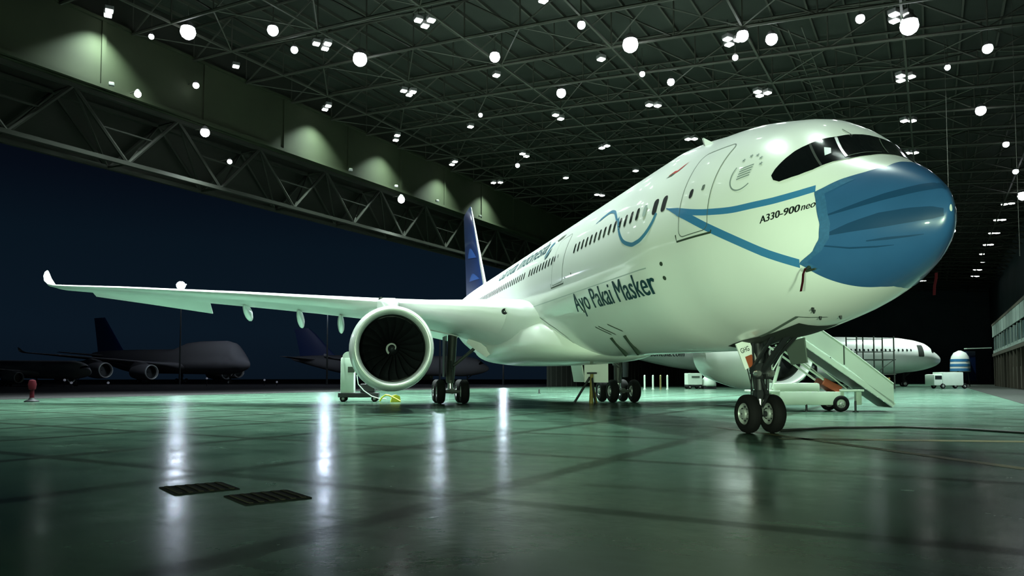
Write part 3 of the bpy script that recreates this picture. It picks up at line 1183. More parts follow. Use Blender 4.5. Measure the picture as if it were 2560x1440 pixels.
# round award emblem: five stars over a ring with lines of small lettering
rc, rz_ = 3.57, 6.18
em = decal('award_emblem', ribbon([(rc + .36 * math.cos(t), rz_ + .40 * math.sin(t)) for t in np.linspace(-2.3, .55, 20)], .03), M_grey, plane, .009, (.15, .1))
for k in range(5):
    t = math.radians(150 - k * 26)
    cx, cz = rc - .34 * math.cos(t) - .0, rz_ + .42 * math.sin(t)
    cx = rc + .38 * math.cos(math.radians(58 + 26 * k))
    cz = rz_ + .42 * math.sin(math.radians(58 + 26 * k))
    st = [(cx + (.05 if i % 2 == 0 else .022) * math.cos(PI / 2 + i * PI / 5), cz + (.05 if i % 2 == 0 else .022) * math.sin(PI / 2 + i * PI / 5)) for i in range(10)]
    decal('emblem_star', [st], M_grey, em, .010, (.2, .2))
for k in range(5):
    decal('emblem_bar', ribbon([(rc + .16, rz_ + .13 - .062 * k), (rc - .18, rz_ + .16 - .062 * k)], .03), M_grey, em, .010, (.2, .2))
decal('red_wave_mark', [[(7.05, 7.04), (6.85, 7.13), (6.72, 7.11), (6.58, 7.20), (6.42, 7.28), (6.48, 7.19), (6.62, 7.08), (6.78, 7.03), (6.92, 7.02)]], M_red, plane, .009, (.2, .1))
decal('red_wave_mark', [[(7.10, 6.98), (6.9, 7.06), (6.75, 7.04), (6.85, 6.99)]], M_seamd, plane, .010, (.2, .1))
for x, z, r in ((6.76, 4.56, .075), (6.82, 4.19, .075), (13.97, 3.93, .07), (14.3, 5.35, .05), (15.1, 5.3, .04)):
    decal('skin_port', [[(x + r * math.cos(t), z + r * .8 * math.sin(t)) for t in np.linspace(0, 2 * PI, 10)[:-1]]], M_seamd, plane, .009, (.3, .2))
decal('panel_seam', ribbon(smooth_pts([(20.3, 4.28), (19.3, 3.85), (18.5, 3.46), (18.25, 3.15), (18.28, 2.91), (18.6, 2.66)]), .035), M_seam, plane, .009, (.4, .1))
decal('panel_seam', ribbon([(40, 4.98), (22.5, 4.74), (7.5, 4.55)], .03), M_wshade, plane, .014, (.4, .2))
for pts in (((13.9, 3.36), (13.1, 3.04)), ((13.55, 3.36), (12.7, 3.02)), ((12.55, 3.36), (11.8, 3.08))):
    decal('drain_streak', ribbon(pts, .05), M_seamd, plane, .009, (.3, .1))
for x in (13.35, 11.95):
    z0_ = 2.75
    a = on_xz(x, 2.95, 0.)
    b = on_xz(x + 1.2, 2.45, 0.)
    MB().add([a, a + Vector((.12, 0, 0)), b + Vector((.16, .05, -.05)), b + Vector((0, .05, -.05)), a + Vector((0, .06, -.03)), a + Vector((.12, .06, -.03)), b + Vector((.16, .12, -.14)), b + Vector((0, .12, -.14))],
             [(0, 1, 2, 3), (4, 7, 6, 5), (0, 4, 5, 1), (2, 6, 7, 3), (1, 5, 6, 2), (3, 7, 4, 0)]).build('drain_mast', M_seamd, plane)
# nose gear bay, its shade painted as a flat dark patch, and lower-nose seams
bay = [[xp_ for xp_ in ((4.0, PI - .22), (7.3, PI - .20), (7.3, PI + .20), (4.0, PI + .22))]]
decal('gear_bay_shade', bay, M_bay, plane, .010, (.3, .1), on_xp, (0, 0, -1))
decal('panel_seam', ribbon([(3.7, PI - .33), (5.7, PI - .20)], .03), M_seam, plane, .011, (.3, .1), on_xp, (0, 0, -1))
decal('panel_seam', ribbon([(3.7, PI - .33), (3.3, PI - .12)], .03), M_seam, plane, .011, (.3, .1), on_xp, (0, 0, -1))
for p_ in ((3.10, .79, 3.07), (3.16, .72, 3.02), (3.38, .41, 2.9), (3.19, .03, 2.91)):
    ph = xp(*p_)[1]
    a = surf(p_[0], ph)
    n_ = surf_n(p_[0], ph)
    MB().tube(a, a + n_ * .08, .035, .02, 8).build('air_probe', M_black, plane, True, sharp=40)
ph = xp(2.23, 1.45, 3.84)[1]
a = surf(2.23, ph)
n_ = surf_n(2.23, ph)
MB().tube(a, a + n_ * .16, .05, .03, 8).tube(a + n_ * .16, a + n_ * .16 + Vector((-.3, 0, 0)), .03, .02, 8).build('pitot_probe', M_seamd, plane, True, sharp=40)
a = surf(6.6, .5)
MB().add([surf(6.9, .52), surf(6.4, .52), surf(6.8, .52) + Vector((.12, .05, .22)), surf(6.7, .52) + Vector((.1, .07, .22)), surf(6.65, .56)], [(0, 1, 3, 2), (0, 2, 4), (2, 3, 4), (3, 1, 4)]).build('blade_antenna', M_paint, plane)
for x, y in ((11.5, 0), (25., 0)):
    zt = prof(x)[0]
    MB().prism([(-.3, -.05), (.35, -.05), (.25, .38), (.0, .38)], .06, Matrix.Translation((x, y, zt)) @ Matrix.Rotation(PI / 2, 4, 'X')).build('blade_antenna', M_paint, plane)
MB().lathe([(-1.2, .02), (-.8, .2), (0, .28), (1.2, .2), (1.8, .02)], (44, 0, prof(44)[0]), 'x', 12, sz=.7).build('antenna_fairing', M_paint, plane, True)

# --- belly fairing
rings = []
for x, w, zb_, zt_ in ((17.6, .5, 2.55, 2.9), (18.2, 1.7, 2.35, 3.3), (19.0, 2.5, 2.26, 3.9), (20.2, 3.05, 2.2, 4.3), (22, 3.3, 2.16, 4.5), (25, 3.42, 2.16, 4.6), (29, 3.46, 2.18, 4.6), (32.5, 3.42, 2.22, 4.6), (35.5, 3.3, 2.35, 4.6), (38, 2.9, 2.6, 4.5), (40.5, 2.0, 2.9, 4.2), (42.5, .6, 3.1, 3.6)):
    ring = []
    zm = zt_ - (zt_ - zb_) * .42
    for i in range(48):
        t = 2 * PI * i / 48
        sx, cz = math.sin(t), math.cos(t)
        e = 2 / 2.8
        yy = w * math.copysign(abs(sx) ** e, sx)
        h = (zt_ - zm) if cz > 0 else (zm - zb_)
        ring.append(Vector((x, yy, zm + h * math.copysign(abs(cz) ** e, cz))))
    rings.append(ring)
MB().loft(rings).build('belly_fairing', M_belly, plane, True, sharp=60)
MB().bbox((26.5, 2.95, 2.72), (.5, .06, .12), b=.02).build('access_hatch', M_seam, plane)

# --- wings
for s in (1, -1):
    w = wing_mb(s).build('wing', M_wing, plane, True, sharp=60)
    # bright leading-edge slat skin
    rings = []
    for y, xl, c, zl, t, dr in WST[3:14]:
        k = AF[:5]
        k2 = AF[-4:]
        rings.append([Vector((xl + a * c - .012, s * y, zl - dr * a + b * t * 1.0 + (.012 if b > 0 else -.012))) for a, b in (k2 + k)])
    MB().loft(rings, False, False).build('slat', M_paint, w, True, sharp=60)
    # drooped aileron
    rings = []
    for y, dz in ((19.6, -.60), (23.5, -.40), (27.2, -.20)):
        x, z, c, t = wing_at(y, .80)
        x2, z2, _, _ = wing_at(y, 1.0)
        rings.append([Vector((x, s * y, z + t * .12)), Vector((x2 + .15, s * y, z2 + dz + .03)), Vector((x2 + .15, s * y, z2 + dz - .03)), Vector((x, s * y, z - t * .16))])
    MB().loft(rings).build('aileron', M_paint, w)
    # inboard flap, slightly lowered
    rings = []
    for y, dz in ((4.9, -.35), (8.6, -.30)):
        x, z, c, t = wing_at(y, .80)
        x2, z2, _, _ = wing_at(y, 1.0)
        rings.append([Vector((x, s * y, z + t * .10)), Vector((x2 + .2, s * y, z2 + dz + .04)), Vector((x2 + .2, s * y, z2 + dz - .04)), Vector((x, s * y, z - t * .22))])
    MB().loft(rings).build('flap', M_paint, w)
    # flap track fairings
    for y, L_, dp in ((11.7, 4.6, .62), (14.1, 4.2, .56), (17.3, 3.7, .46)):
        x, z, c, t = wing_at(y, .55)
        rings = []
        for q, r in ((0, .03), (.12, .16), (.3, .24), (.5, .27), (.7, .25), (.88, .16), (1., .04)):
            xx = x + q * L_
            zz = z - t * .35 - dp * (.25 + .75 * q) - .15 * q
            rings.append([Vector((xx, s * y + r * .75 * math.cos(a), zz + r * 1.5 * math.sin(a))) for a in np.linspace(0, 2 * PI, 15)[:-1]])
        MB().loft(rings).build('flap_track_fairing', M_paint, w, True, sharp=60)
    # round landing light let into the wing root
    ly = 4.0
    MB().lathe([(0, .13), (.03, .15), (.05, .02)], (22.02, s * ly, 4.62), 'x', 14).build('landing_light', M_black, w, True)
    e = engine(plane, s)
    MB().lathe([(0, .0), (-.02, .12), (.1, .13)], (25.05, s * 9.62, 5.38), 'x', 12).build('pylon_light', M_black, e)
    main_gear(plane, s)
nose_gear(plane)
# port main gear bay door hanging beside the leg
MB().add([(31.0, -2.55, 2.4), (33.2, -2.55, 2.4), (33.2, -2.75, 1.25), (31.0, -2.75, 1.25), (31.0, -2.62, 2.4), (33.2, -2.62, 2.4), (33.2, -2.82, 1.25), (31.0, -2.82, 1.25)], [(0, 1, 2, 3), (7, 6, 5, 4), (0, 4, 5, 1), (1, 5, 6, 2), (2, 6, 7, 3), (3, 7, 4, 0)]).build('gear_door', M_belly, plane)
MB().box((30.5, -3.35, 1.85), (.06, 1.5, 1.25), (0, .0, 0)).build('gear_door', M_belly, plane)

# --- tail
fin = surface_mb([(8.2, 48.4, 12.4, 0, .75), (9.9, 50.2, 10.9, 0, .62), (12.5, 52.7, 8.9, 0, .5), (15.5, 55.5, 6.9, 0, .38), (18.0, 57.9, 5.1, 0, .27), (18.2, 58.4, 4.4, 0, .15)], vertical=True).build('tail_fin', M_tail, plane, True, sharp=60)
mb = MB()
rings = []
for z, xl, t in ((9.2, 49.45, .18), (9.9, 50.16, .16), (12.5, 52.66, .12), (15.5, 55.46, .10), (18.0, 57.86, .07)):
    rings.append([Vector((xl + .42, t * 1.05, z)), Vector((xl + .06, t * .6, z)), Vector((xl - .03, 0, z)), Vector((xl + .06, -t * .6, z)), Vector((xl + .42, -t * 1.05, z))])
mb.loft(rings, False, False).build('fin_leading_edge', M_silver, fin, True)
for s in (1, -1):
    for z0_, z1_ in ((10.2, 11.4), (12.4, 14.2)):
        def fx(z):
            return float(np.interp(z, (9.9, 12.5, 15.5, 18.0), (50.2, 52.7, 55.5, 57.9))), float(np.interp(z, (9.9, 12.5, 15.5, 18.0), (10.9, 8.9, 6.9, 5.1))), float(np.interp(z, (9.9, 12.5, 15.5, 18.0), (.62, .5, .38, .27)))
        vs = []
        for i in range(7):
            t = i / 6
            for k in range(2):
                a_ = .10 + .55 * t
                z = z0_ + (z1_ - z0_) * (.4 * t + (.6 * math.sin(PI * t) if k else 0))
                xl, c, th = fx(z)
                yt = 5 * (.2969 * math.sqrt(a_) - .126 * a_ - .3516 * a_ * a_ + .2843 * a_**3 - .1036 * a_**4)
                vs.append((xl + a_ * c, s * (yt * th + .03), z))
        MB().add(vs, [(2 * i, 2 * i + 1, 2 * i + 3, 2 * i + 2) for i in range(6)]).build('fin_feather_mark', M_tail2, fin, True)
    surface_mb([(.6, 54.2, 6.6, 7.5, .6), (2.0, 55.0, 5.9, 7.55, .52), (9.8, 60.6, 2.5, 8.3, .2)], s).build('horizontal_stabilizer', M_wing, plane, True, sharp=60)

# red warning streamers tied to the pitot probes
for k, (x, y, z, s) in enumerate(((2.24, 1.58, 3.80, 1), (2.24, -1.58, 3.80, -1))):
    T = plane.matrix_world if False else Matrix.Translation(ORG) @ Matrix.Rotation(PI / 2 + PSI, 4, 'Z')
    mb = MB()
    pts = [Vector((x - .10, y + s * .02, z)), Vector((x - .06, y + s * .05, z - .12)), Vector((x - .02, y + s * .04, z - .28)), Vector((x + .02, y + s * .06, z - .48))]
    for a, b in zip(pts[:-1], pts[1:]):
        mb.add([a - Vector((.035, 0, 0)), a + Vector((.035, 0, 0)), b + Vector((.035, 0, 0)), b - Vector((.035, 0, 0)), a + Vector((-.035, .01, 0)), a + Vector((.035, .01, 0)), b + Vector((.035, .01, 0)), b + Vector((-.035, .01, 0))],
               [(0, 1, 2, 3), (7, 6, 5, 4), (0, 3, 7, 4), (1, 5, 6, 2), (0, 4, 5, 1), (3, 2, 6, 7)])
    mb.v = [tuple(T @ Vector(p)) for p in mb.v]
    tag(mb.build('warning_streamer', M_dred), ['dark red streamer hanging below the mask corner on the near cheek', 'dark red streamer hanging on the far side of the nose'][k], 'streamer', 'streamers on the nose probes')


# ---------------------------------------------------------------- other aircraft
def airliner(label, loc, rz, paint, tailm, scale=1., hump=False, engines=(9.4,), window=True, text=None, group=None, finh=17.5):
    o = empty('airliner', loc, rz, label, 'airliner', group)
    o.scale = (scale,) * 3
    fb = fuselage_bm(40)
    if hump:
        for i, p in enumerate(fb.v):
            x, y, z = p
            k = max(0, min(1, (x - 2.2) / 3.0)) * max(0, min(1, (27 - x) / 7.0))
            zm = prof(max(x, 0))[3]
            if z > zm and k > 0:
                fb.v[i] = (x, y * (1 - .12 * k), zm + (z - zm) * (1 + .62 * k * k * (3 - 2 * k)))
    fb.build('fuselage', paint, o, True, sharp=60)
    for s in (1, -1):
        wing_mb(s).build('wing', paint, o, True, sharp=60)
        for e in engines:
            x_, z_, _, _ = wing_at(e, 0)
            engine(o, s, False, x_ - 5.6, e, 2.8 + .05 * (e - 9.4), paint)
        main_gear(o, s, False)
        surface_mb([(.6, 54.2, 6.6, 7.5, .6), (2.0, 55.0, 5.9, 7.55, .52), (9.8, 60.6, 2.5, 8.3, .2)], s).build('horizontal_stabilizer', paint, o, True, sharp=60)
    nose_gear(o, False)
    surface_mb([(8.2, 48.4, 12.4, 0, .75), (9.9, 50.2, 10.9, 0, .62), (15.5, 55.5, 6.9, 0, .38), (finh, 57.9, 5.1, 0, .27)], vertical=True).build('tail_fin', tailm, o, True, sharp=60)
    ckp = ck_poly if not hump else None
    if ckp:
        decal('cockpit_window', [ckp], M_glass, o, .02, (.3, .2), on_xp, (-1, 0, 1))
    if window:
        for i in range(60):
            x = 7 + i * .75
            decal('cabin_window', [rrect(x, 6.2, .3, .42, .1, 1)], M_wglass, o, .02, (1, .4))
        decal('cabin_door', [rrect(5.1, 6.1, 1.1, 2.0, .15, 2)], M_bay, o, .02, (1, .4))
    if text:
        letters('lettering', text, 56., 5.2, 5.1, 10.0, 1.0, M_black, o, bold=.02, off=.03)
    return o


# white airliner parked across the far end, nose to the right
bx, by = 74.5, 127.0
airliner('white airliner parked far back in the hangar, seen side-on under the near fuselage', (bx, by, 0), math.radians(183), M_paint, M_tail, text='garuda-indonesia.com')
# parked outside the doorway in the dark
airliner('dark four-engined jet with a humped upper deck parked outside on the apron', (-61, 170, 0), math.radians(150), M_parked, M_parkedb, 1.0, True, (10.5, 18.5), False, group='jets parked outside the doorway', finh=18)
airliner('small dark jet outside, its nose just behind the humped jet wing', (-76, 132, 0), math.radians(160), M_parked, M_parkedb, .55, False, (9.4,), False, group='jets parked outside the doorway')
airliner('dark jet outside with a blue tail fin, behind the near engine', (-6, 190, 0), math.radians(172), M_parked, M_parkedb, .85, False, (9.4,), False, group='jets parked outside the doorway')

# banded tail cone behind the far airliner's nose
tc = empty('tail_cone', (78.5, 128, 0), 0, 'white and blue banded tail cone standing behind the far airliner nose', 'aircraft part')
MB().lathe([(2.6, 1.55), (3.4, 1.55), (4.3, 1.5), (5.2, 1.35), (5.9, .95), (6.3, .2)], (0, 0, 0), 'z', 24, cap=True).build('cone', M_paint, tc, True, sharp=50)
for z0_, r in ((2.7, 1.58), (3.5, 1.57), (4.35, 1.52)):
    MB().lathe([(z0_, r), (z0_ + .45, r - .02)], (0, 0, 0), 'z', 24).build('blue_band', M_strap, tc, True)
MB().box((3.2, 0, 6.7), (4.4, .8, .16), (0, -.03, 0)).build('stabilizer', M_cart, tc)
MB().box((1.9, .2, 3.6), (1.6, .5, 5.2)).build('fin', M_tail, tc)
mb = MB()
for sx in (-1, 1):
    for sy in (-1, 1):
        mb.tube((sx, sy, 0), (sx * .8, sy * .8, 2.7), .08, n=6)
mb.box((0, 0, 2.6), (2.4, 2.4, .15)).build('cradle', M_dock, tc)

# ---------------------------------------------------------------- passenger stairs
st = empty('passenger_stairs', (13.7, 33.25, 0), math.radians(-4), 'pale green wheeled passenger stairs parked behind the nose wheels', 'stairs')
st.scale = (.96, .96, .96)
# local x to the right, y away from the camera
mb = MB()
mb.bbox((-.55, .0, .62), (3.3, 1.7, .62), b=.05)
mb.bbox((-1.0, 0, 1.12), (2.1, 1.6, .42), b=.12)
mb.bbox((-2.4, 0, .93), (1.2, 1.8, .12), b=.03)
mb.bbox((1.45, 0, .98), (1.05, 1.8, .10), b=.03)
mb.bbox((1.8, -.6, .62), (.25, .25, .6), b=.03)
mb.build('chassis', M_stair, st, True, sharp=30)
MB().bbox((.62, -.1, 1.2), (.9, 1.2, .35), (0, .5, 0), b=.05).build('engine_cover', M_orange, st)
for x in (-2.15, .95):
    for y in (-.78, .78):
        wheel_mb((x, y, .38), .38, .26, .55).build('wheel', [M_tyre, M_hub, M_geard], st, True, sharp=35)
for x in (-.6, 1.6):
    MB().tube((x, -.8, .03), (x, -.8, .5), .05, n=8).tube((x, -.8, 0), (x, -.8, .04), .13, n=10).build('stabilizer_jack', M_geard, st)
SB, STP = Vector((3.25, 0, .22)), Vector((-1.35, 0, 3.55))
dv = STP - SB
for y in (-.85, .85):
    a, b = SB + Vector((0, y, 0)), STP + Vector((0, y, 0))
    mb = MB()
    nrm = Vector((-dv.z, 0, dv.x)).normalized()
    if nrm.z < 0:
        nrm = -nrm
    t = Vector((0, .07, 0))
    lo_, hi_ = 0.0, .22
    mb.add([a, b, b + nrm * hi_, a + nrm * hi_, a + t, b + t, b + nrm * hi_ + t, a + nrm * hi_ + t], [(0, 1, 2, 3), (7, 6, 5, 4), (0, 4, 5, 1), (1, 5, 6, 2), (2, 6, 7, 3), (3, 7, 4, 0)])
    mb.build('stringer', M_stair, st)
    # side balustrade in two sheets
    for q0, q1, s0 in ((.0, .46, 0), (.47, 1.02, 1)):
        p0, p1 = a + dv * q0, a + dv * q1
        up0 = Vector((0, 0, 1.28))
        w0, w1 = Vector((0, 0, .38 if s0 == 0 else .34)), Vector((0, 0, .38 if s0 == 0 else .34))
        if s0 == 0:
            P = [p0 + Vector((.05, 0, .10)), p0 + Vector((.05, 0, 1.05)), p1 + up0, p1 + w1]
        else:
            P = [p0 + w0, p0 + up0, p1 + up0, p1 + w1]
        tt = Vector((0, .04, 0))
        MB().add(P + [p + tt for p in P], [(0, 1, 2, 3), (7, 6, 5, 4), (0, 4, 5, 1), (1, 5, 6, 2), (2, 6, 7, 3), (3, 7, 4, 0)]).build('side_panel', M_stair, st)
    MB().tube(a + Vector((.05, .02, 1.08)), a + dv * .46 + Vector((0, .02, 1.30)), .035, n=8).tube(a + dv * .46 + Vector((0, .02, 1.30)), a + dv * 1.02 + Vector((0, .02, 1.32)), .035, n=8).build('handrail', M_silver if y > 0 else M_stair, st)
    m_ = a + dv * .465
    MB().box(m_ + Vector((0, 0 if y > 0 else -.02, .85)), (.05, .05, .9)).build('panel_post', M_staird, st)
for k in range(17):
    p = SB + dv * ((k + .6) / 17.4)
    MB().box(p + Vector((0, 0, .12)), (.30, 1.62, .04)).build('step', M_stair, st)
mb = MB()
for q in (0.05, 1.):
    pass
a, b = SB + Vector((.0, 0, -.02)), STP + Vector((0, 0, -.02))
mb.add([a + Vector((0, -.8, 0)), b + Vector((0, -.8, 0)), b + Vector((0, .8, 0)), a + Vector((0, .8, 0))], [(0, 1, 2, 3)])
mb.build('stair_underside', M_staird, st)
mb = MB()
for y in (-.6, .6):
    mb.tube((.9, y, 1.0), (-1.9, y, 3.1), .05, n=8)
    mb.tube((1.3, y, 1.05), (-1.4, y, 3.3), .03, n=8)
mb.build('lift_beam', M_stair, st)
mb = MB()
for y in (-.55, .55):
    mb.tube((-2.1, y, 1.0), (-1.5, y, 3.0), .05, n=8, mi=0)
    mb.tube((-2.05, y, 1.05), (-1.75, y, 2.1), .08, n=8, mi=1)
mb.tube((-2.4, -.7, 1.0), (-2.15, -.7, 1.75), .03, n=6, mi=1).tube((-2.15, -.7, 1.75), (-1.5, -.7, 2.9), .03, n=6, mi=1)
mb.build('hydraulic_ram', [M_silver, M_stair], st, True, sharp=40)
mb = MB()
mb.bbox((-2.0, 0, 3.62), (1.5, 1.75, .12), b=.02)
mb.bbox((-1.55, -.86, 3.85), (.55, .05, .5), b=.01)
mb.build('platform', M_stair, st)

# ---------------------------------------------------------------- things on the floor
sc = empty('service_cart', (-10.25, 46.4, 0), .1, 'tall pale service cabinet on wheels beside the near engine', 'cart')
MB().bbox((-.15, 0, 1.55), (.85, .9, 2.5), b=.14).build('cabinet', M_cart, sc, True, sharp=30)
MB().lathe([(-.42, .0), (-.42, .36), (.42, .36), (.42, 0)], (-.1, 0, 2.80), 'y', 20).build('hood', M_cart, sc, True, sharp=40)
MB().box((.1, -.47, 2.02), (.42, .04, .36)).build('control_panel', M_staird, sc)
MB().bbox((.55, 0, .42), (2.5, 1.1, .28), b=.04).build('base', M_geard, sc)
MB().bbox((1.1, 0, .85), (.9, .8, .55), b=.06).build('motor', M_geard, sc)
for x in (-.4, 1.55):
    for y in (-.45, .45):
        wheel_mb((x, y, .2), .2, .14, .5, 16).build('wheel', [M_tyre, M_hub, M_geard], sc, True, sharp=35)
mb = MB().path([(.45, -.5, 1.7), (.55, -.6, 1.1), (.9, -.6, .7), (1.4, -.65, .35), (1.9, -.7, .2), (2.3, -.7, .2)], .035, 6)
mb.build('hose', M_cart, sc)

MB_ = MB().prism([(-.32, 0), (.32, 0), (.26, .36), (.02, .46), (-.22, .40)], .12, Matrix.Rotation(PI / 2, 4, 'X'))
o = MB_.build('wheel_chock', M_yellow)
o.location = (-7.25, 45.6, 0)
o.rotation_euler = (0, 0, .3)
tag(o, 'small yellow block on the floor below the near engine', 'chock')
o = MB().path([(0, 0, .05), (-.35, 0, .25), (-.7, 0, .42), (-.9, .1, .45), (-1.15, .2, .3), (-1.3, .2, .05)], .05, 8).build('yellow_hose', M_yellow)
o.location = (-6.9, 45.2, 0)
tag(o, 'yellow hose arched over the floor under the near engine', 'hose')

# A-frame jack under the belly
jk = empty('maintenance_trestle', (4.55, 43.4, 0), .2, 'ochre maintenance trestle with splayed dark legs under the belly', 'trestle')
MB().tube((.15, 0, 0), (.2, 0, 1.75), .13, .10, 8).build('post', M_dyellow, jk)
MB().tube((-.85, .2, 0), (.1, .05, 1.55), .07, n=8).build('leg', M_geard, jk)
MB().tube((.65, .5, 0), (.2, .05, 1.5), .06, n=8).build('leg', M_dyellow, jk)
MB().tube((.1, -.9, 0), (.2, -.05, 1.5), .06, n=8).build('leg', M_geard, jk)
MB().bbox((.2, 0, 1.78), (.5, .4, .1), b=.02).build('saddle', M_geard, jk)

o = MB().lathe([(0, .16), (.04, .16), (.05, .07), (.42, .05), (.45, 0)], (2.6, 70.2, 0), 'z', 14).build('marker_post', M_dark)
tag(o, 'short dark marker post standing alone on the floor beyond the belly', 'post')

bp = empty('warning_post', (-30.1, 45.9, 0), 0, 'dark red warning post with a flared foot at the doorway edge', 'post')
MB().lathe([(0, .42), (.06, .42), (.16, .2), (.25, .16)], (0, 0, 0), 'z', 16, cap=True).build('foot', M_geard, bp, True, sharp=40)
MB().lathe([(.25, .13), (.75, .12), (.8, .2), (1.1, .24), (1.35, .18), (1.4, .02)], (0, 0, 0), 'z', 16).build('post', M_dred, bp, True, sharp=40)

# power cable snaking from the nose gear
pts = [Vector((7.5, 20.55, .03)), Vector((8.2, 20.9, .03)), Vector((8.9, 21.3, .03)), Vector((9.7, 21.7, .03)), Vector((10.6, 21.75, .03)), Vector((11.6, 21.9, .03)), Vector((12.3, 21.4, .03)), Vector((12.9, 21.15, .03)), Vector((13.4, 20.2, .03)), Vector((13.9, 19.4, .03)), Vector((15.5, 18.6, .03)), Vector((17.5, 19.2, .03))]
q3 = [(float(pchip(np.arange(len(pts)) * 1., np.array([p.x for p in pts]), t)), float(pchip(np.arange(len(pts)) * 1., np.array([p.y for p in pts]), t)), .035) for t in np.linspace(0, len(pts) - 1, 80)]
co = MB().path(q3, .035, 8).build('ground_cable', M_dark, smooth=True, sharp=60)
tag(co, 'black power cable lying across the floor from the nose wheels', 'cable')

# floor gratings
for k, (x, y, r) in enumerate(((-4.24, 9.98, -.1), (-3.07, 9.25, -.1))):
    g = MB().box((0, 0, .006), (.82, .82, .012))
    for i in range(6):
        g.box((-.33 + i * .132, 0, .016), (.05, .74, .012), mi=1)
    o = g.build('floor_grating', [M_grate, M_grbar])
    o.location = (x, y, 0)
    o.rotation_euler = (0, 0, TH + .15)
    tag(o, ['square striped iron floor grating farther from the camera', 'square striped iron floor grating nearer to the camera'][k], 'grating', 'floor gratings')

# painted floor lines
def stripe(a, b, w, name='floor_marking'):
    a, b = Vector(a), Vector(b)
    d = (b - a).normalized()
    n_ = Vector((-d.y, d.x, 0)) * w / 2
    return tag(MB().add([a - n_, a + n_, b + n_, b - n_], [(0, 3, 2, 1)]).build(name, M_mark), kind='structure')


M_mark = mat('worn_yellow_line', (.14, .13, .045), .45, noise=.45, nscale=1.3)
zz = .004
stripe((6.6, 18.1, zz), (19, 16.2, zz), .5)
stripe(ORG + AFT * -16 + Vector((0, 0, zz)), ORG + AFT * 9 + Vector((0, 0, zz)), .3)

# white van, box cart, covered load, posts and dock near the far airliner
def vehicle(name, loc, rz, label, cat, L_, W_, Hh, cab_first, m):
    e = empty(name, loc, rz, label, cat)
    MB().bbox((0, 0, .45 + (Hh - .45) / 2), (L_ * .62, W_, Hh - .45), b=.08).build('cargo_box', m, e, True, sharp=30)
    MB().bbox((cab_first * L_ * .43, 0, .45 + (Hh - .45) * .42), (L_ * .26, W_ * .95, (Hh - .45) * .84), b=.15).build('cab', m, e, True, sharp=30)
    MB().box((cab_first * L_ * .43, 0, .45 + (Hh - .45) * .6), (L_ * .2, W_ * .97, (Hh - .45) * .28)).build('cab_window', M_wglass, e)
    for x in (-.3, .35):
        for y in (-.5, .5):
            wheel_mb((x * L_, y * (W_ - .2), .38), .38, .22, .5, 16).build('wheel', [M_tyre, M_hub, M_geard], e, True, sharp=35)
    return e


vehicle('service_truck', (61.4, 103, 0), .1, 'white service truck with a dark cab near the far airliner nose', 'truck', 5.0, 2.1, 2.3, -1, M_cart)
e = empty('equipment_box', (24.9, 100.5, 0), .05, 'white box trailer standing under the far airliner, left of its engine', 'trailer')
MB().bbox((0, 0, 1.35), (2.0, 1.6, 1.6), b=.06).build('body', M_cart, e)
MB().box((.1, -.82, 1.65), (1.1, .04, .22)).build('window_strip', M_staird, e)
MB().box((0, 0, .45), (2.0, 1.5, .2)).build('frame', M_geard, e)
for x in (-.7, .7):
    wheel_mb((x, -.7, .3), .3, .2, .5, 14).build('wheel', [M_tyre, M_hub, M_geard], e)
    wheel_mb((x, .7, .3), .3, .2, .5, 14).build('wheel', [M_tyre, M_hub, M_geard], e)
e = empty('covered_load', (27.0, 100.4, 0), 0, 'pale cloth-covered load with a peaked top beside the white box trailer', 'load')
rings = []
for z, r in ((.35, 1.0), (.6, 1.05), (1.2, .95), (1.6, .6), (2.1, .22), (2.5, .05)):
    rings.append([Vector((r * math.cos(t) * (1 + .08 * math.sin(3 * t)), r * .8 * math.sin(t), z)) for t in np.linspace(0, 2 * PI, 17)[:-1]])
MB().loft(rings).build('cloth_cover', M_cart, e, True)
MB().box((0, 0, .2), (1.7, 1.3, .4)).build('pallet', M_geard, e)
for k, x in enumerate((17.5, 18.6, 19.6, 20.5)):
    o = MB().lathe([(0, .2), (.05, .2), (.06, .12), (1.8, .12), (1.9, .05)], (0, 0, 0), 'z', 12, cap=True).build('gas_cylinder', M_cart if k != 2 else M_mark)
    o.location = (x, 96.5, 0)
    tag(o, 'pale upright cylinder beyond the far main wheels, %s from the left in its row' % ('first', 'second', 'third', 'fourth')[k], 'cylinder', 'upright cylinders under the far airliner')

dk = empty('maintenance_dock', (49.5, 101.0, 0), .05, 'dark green scaffold dock standing at the far airliner front door', 'scaffold')
for x in (-2.6, -.2, 2.6):
    for y in (-1.4, 1.4):
        MB().tube((x, y, 0), (x, y, 7.2), .09, n=6).build('upright', M_dock, dk)
for z in (2.0, 4.0):
    MB().box((0, 0, z), (5.6, 3.0, .14)).build('deck', M_dock, dk)
mb = MB()
for z in (5.1, 6.9):
    for y in (-1.4, 1.4):
        mb.tube((-2.6, y, z), (2.6, y, z), .05, n=6)
mb.build('guard_rail', M_dock, dk)
mb = MB().tube((-2.6, -1.4, 0), (-.2, -1.4, 2), .05, n=6).tube((-.2, -1.4, 2), (2.6, -1.4, 4), .05, n=6).tube((2.6, -1.4, 0), (-.2, -1.4, 2), .05, n=6)
mb.build('brace', M_dock, dk)
MB().bbox((-.9, -1.0, .9), (1.6, .8, 1.6), b=.05).build('tool_cabinet', M_officed, dk)
MB().bbox((1.6, -1.0, .8), (.8, .8, 1.5), b=.05).build('ochre_cabinet', M_dyellow, dk)

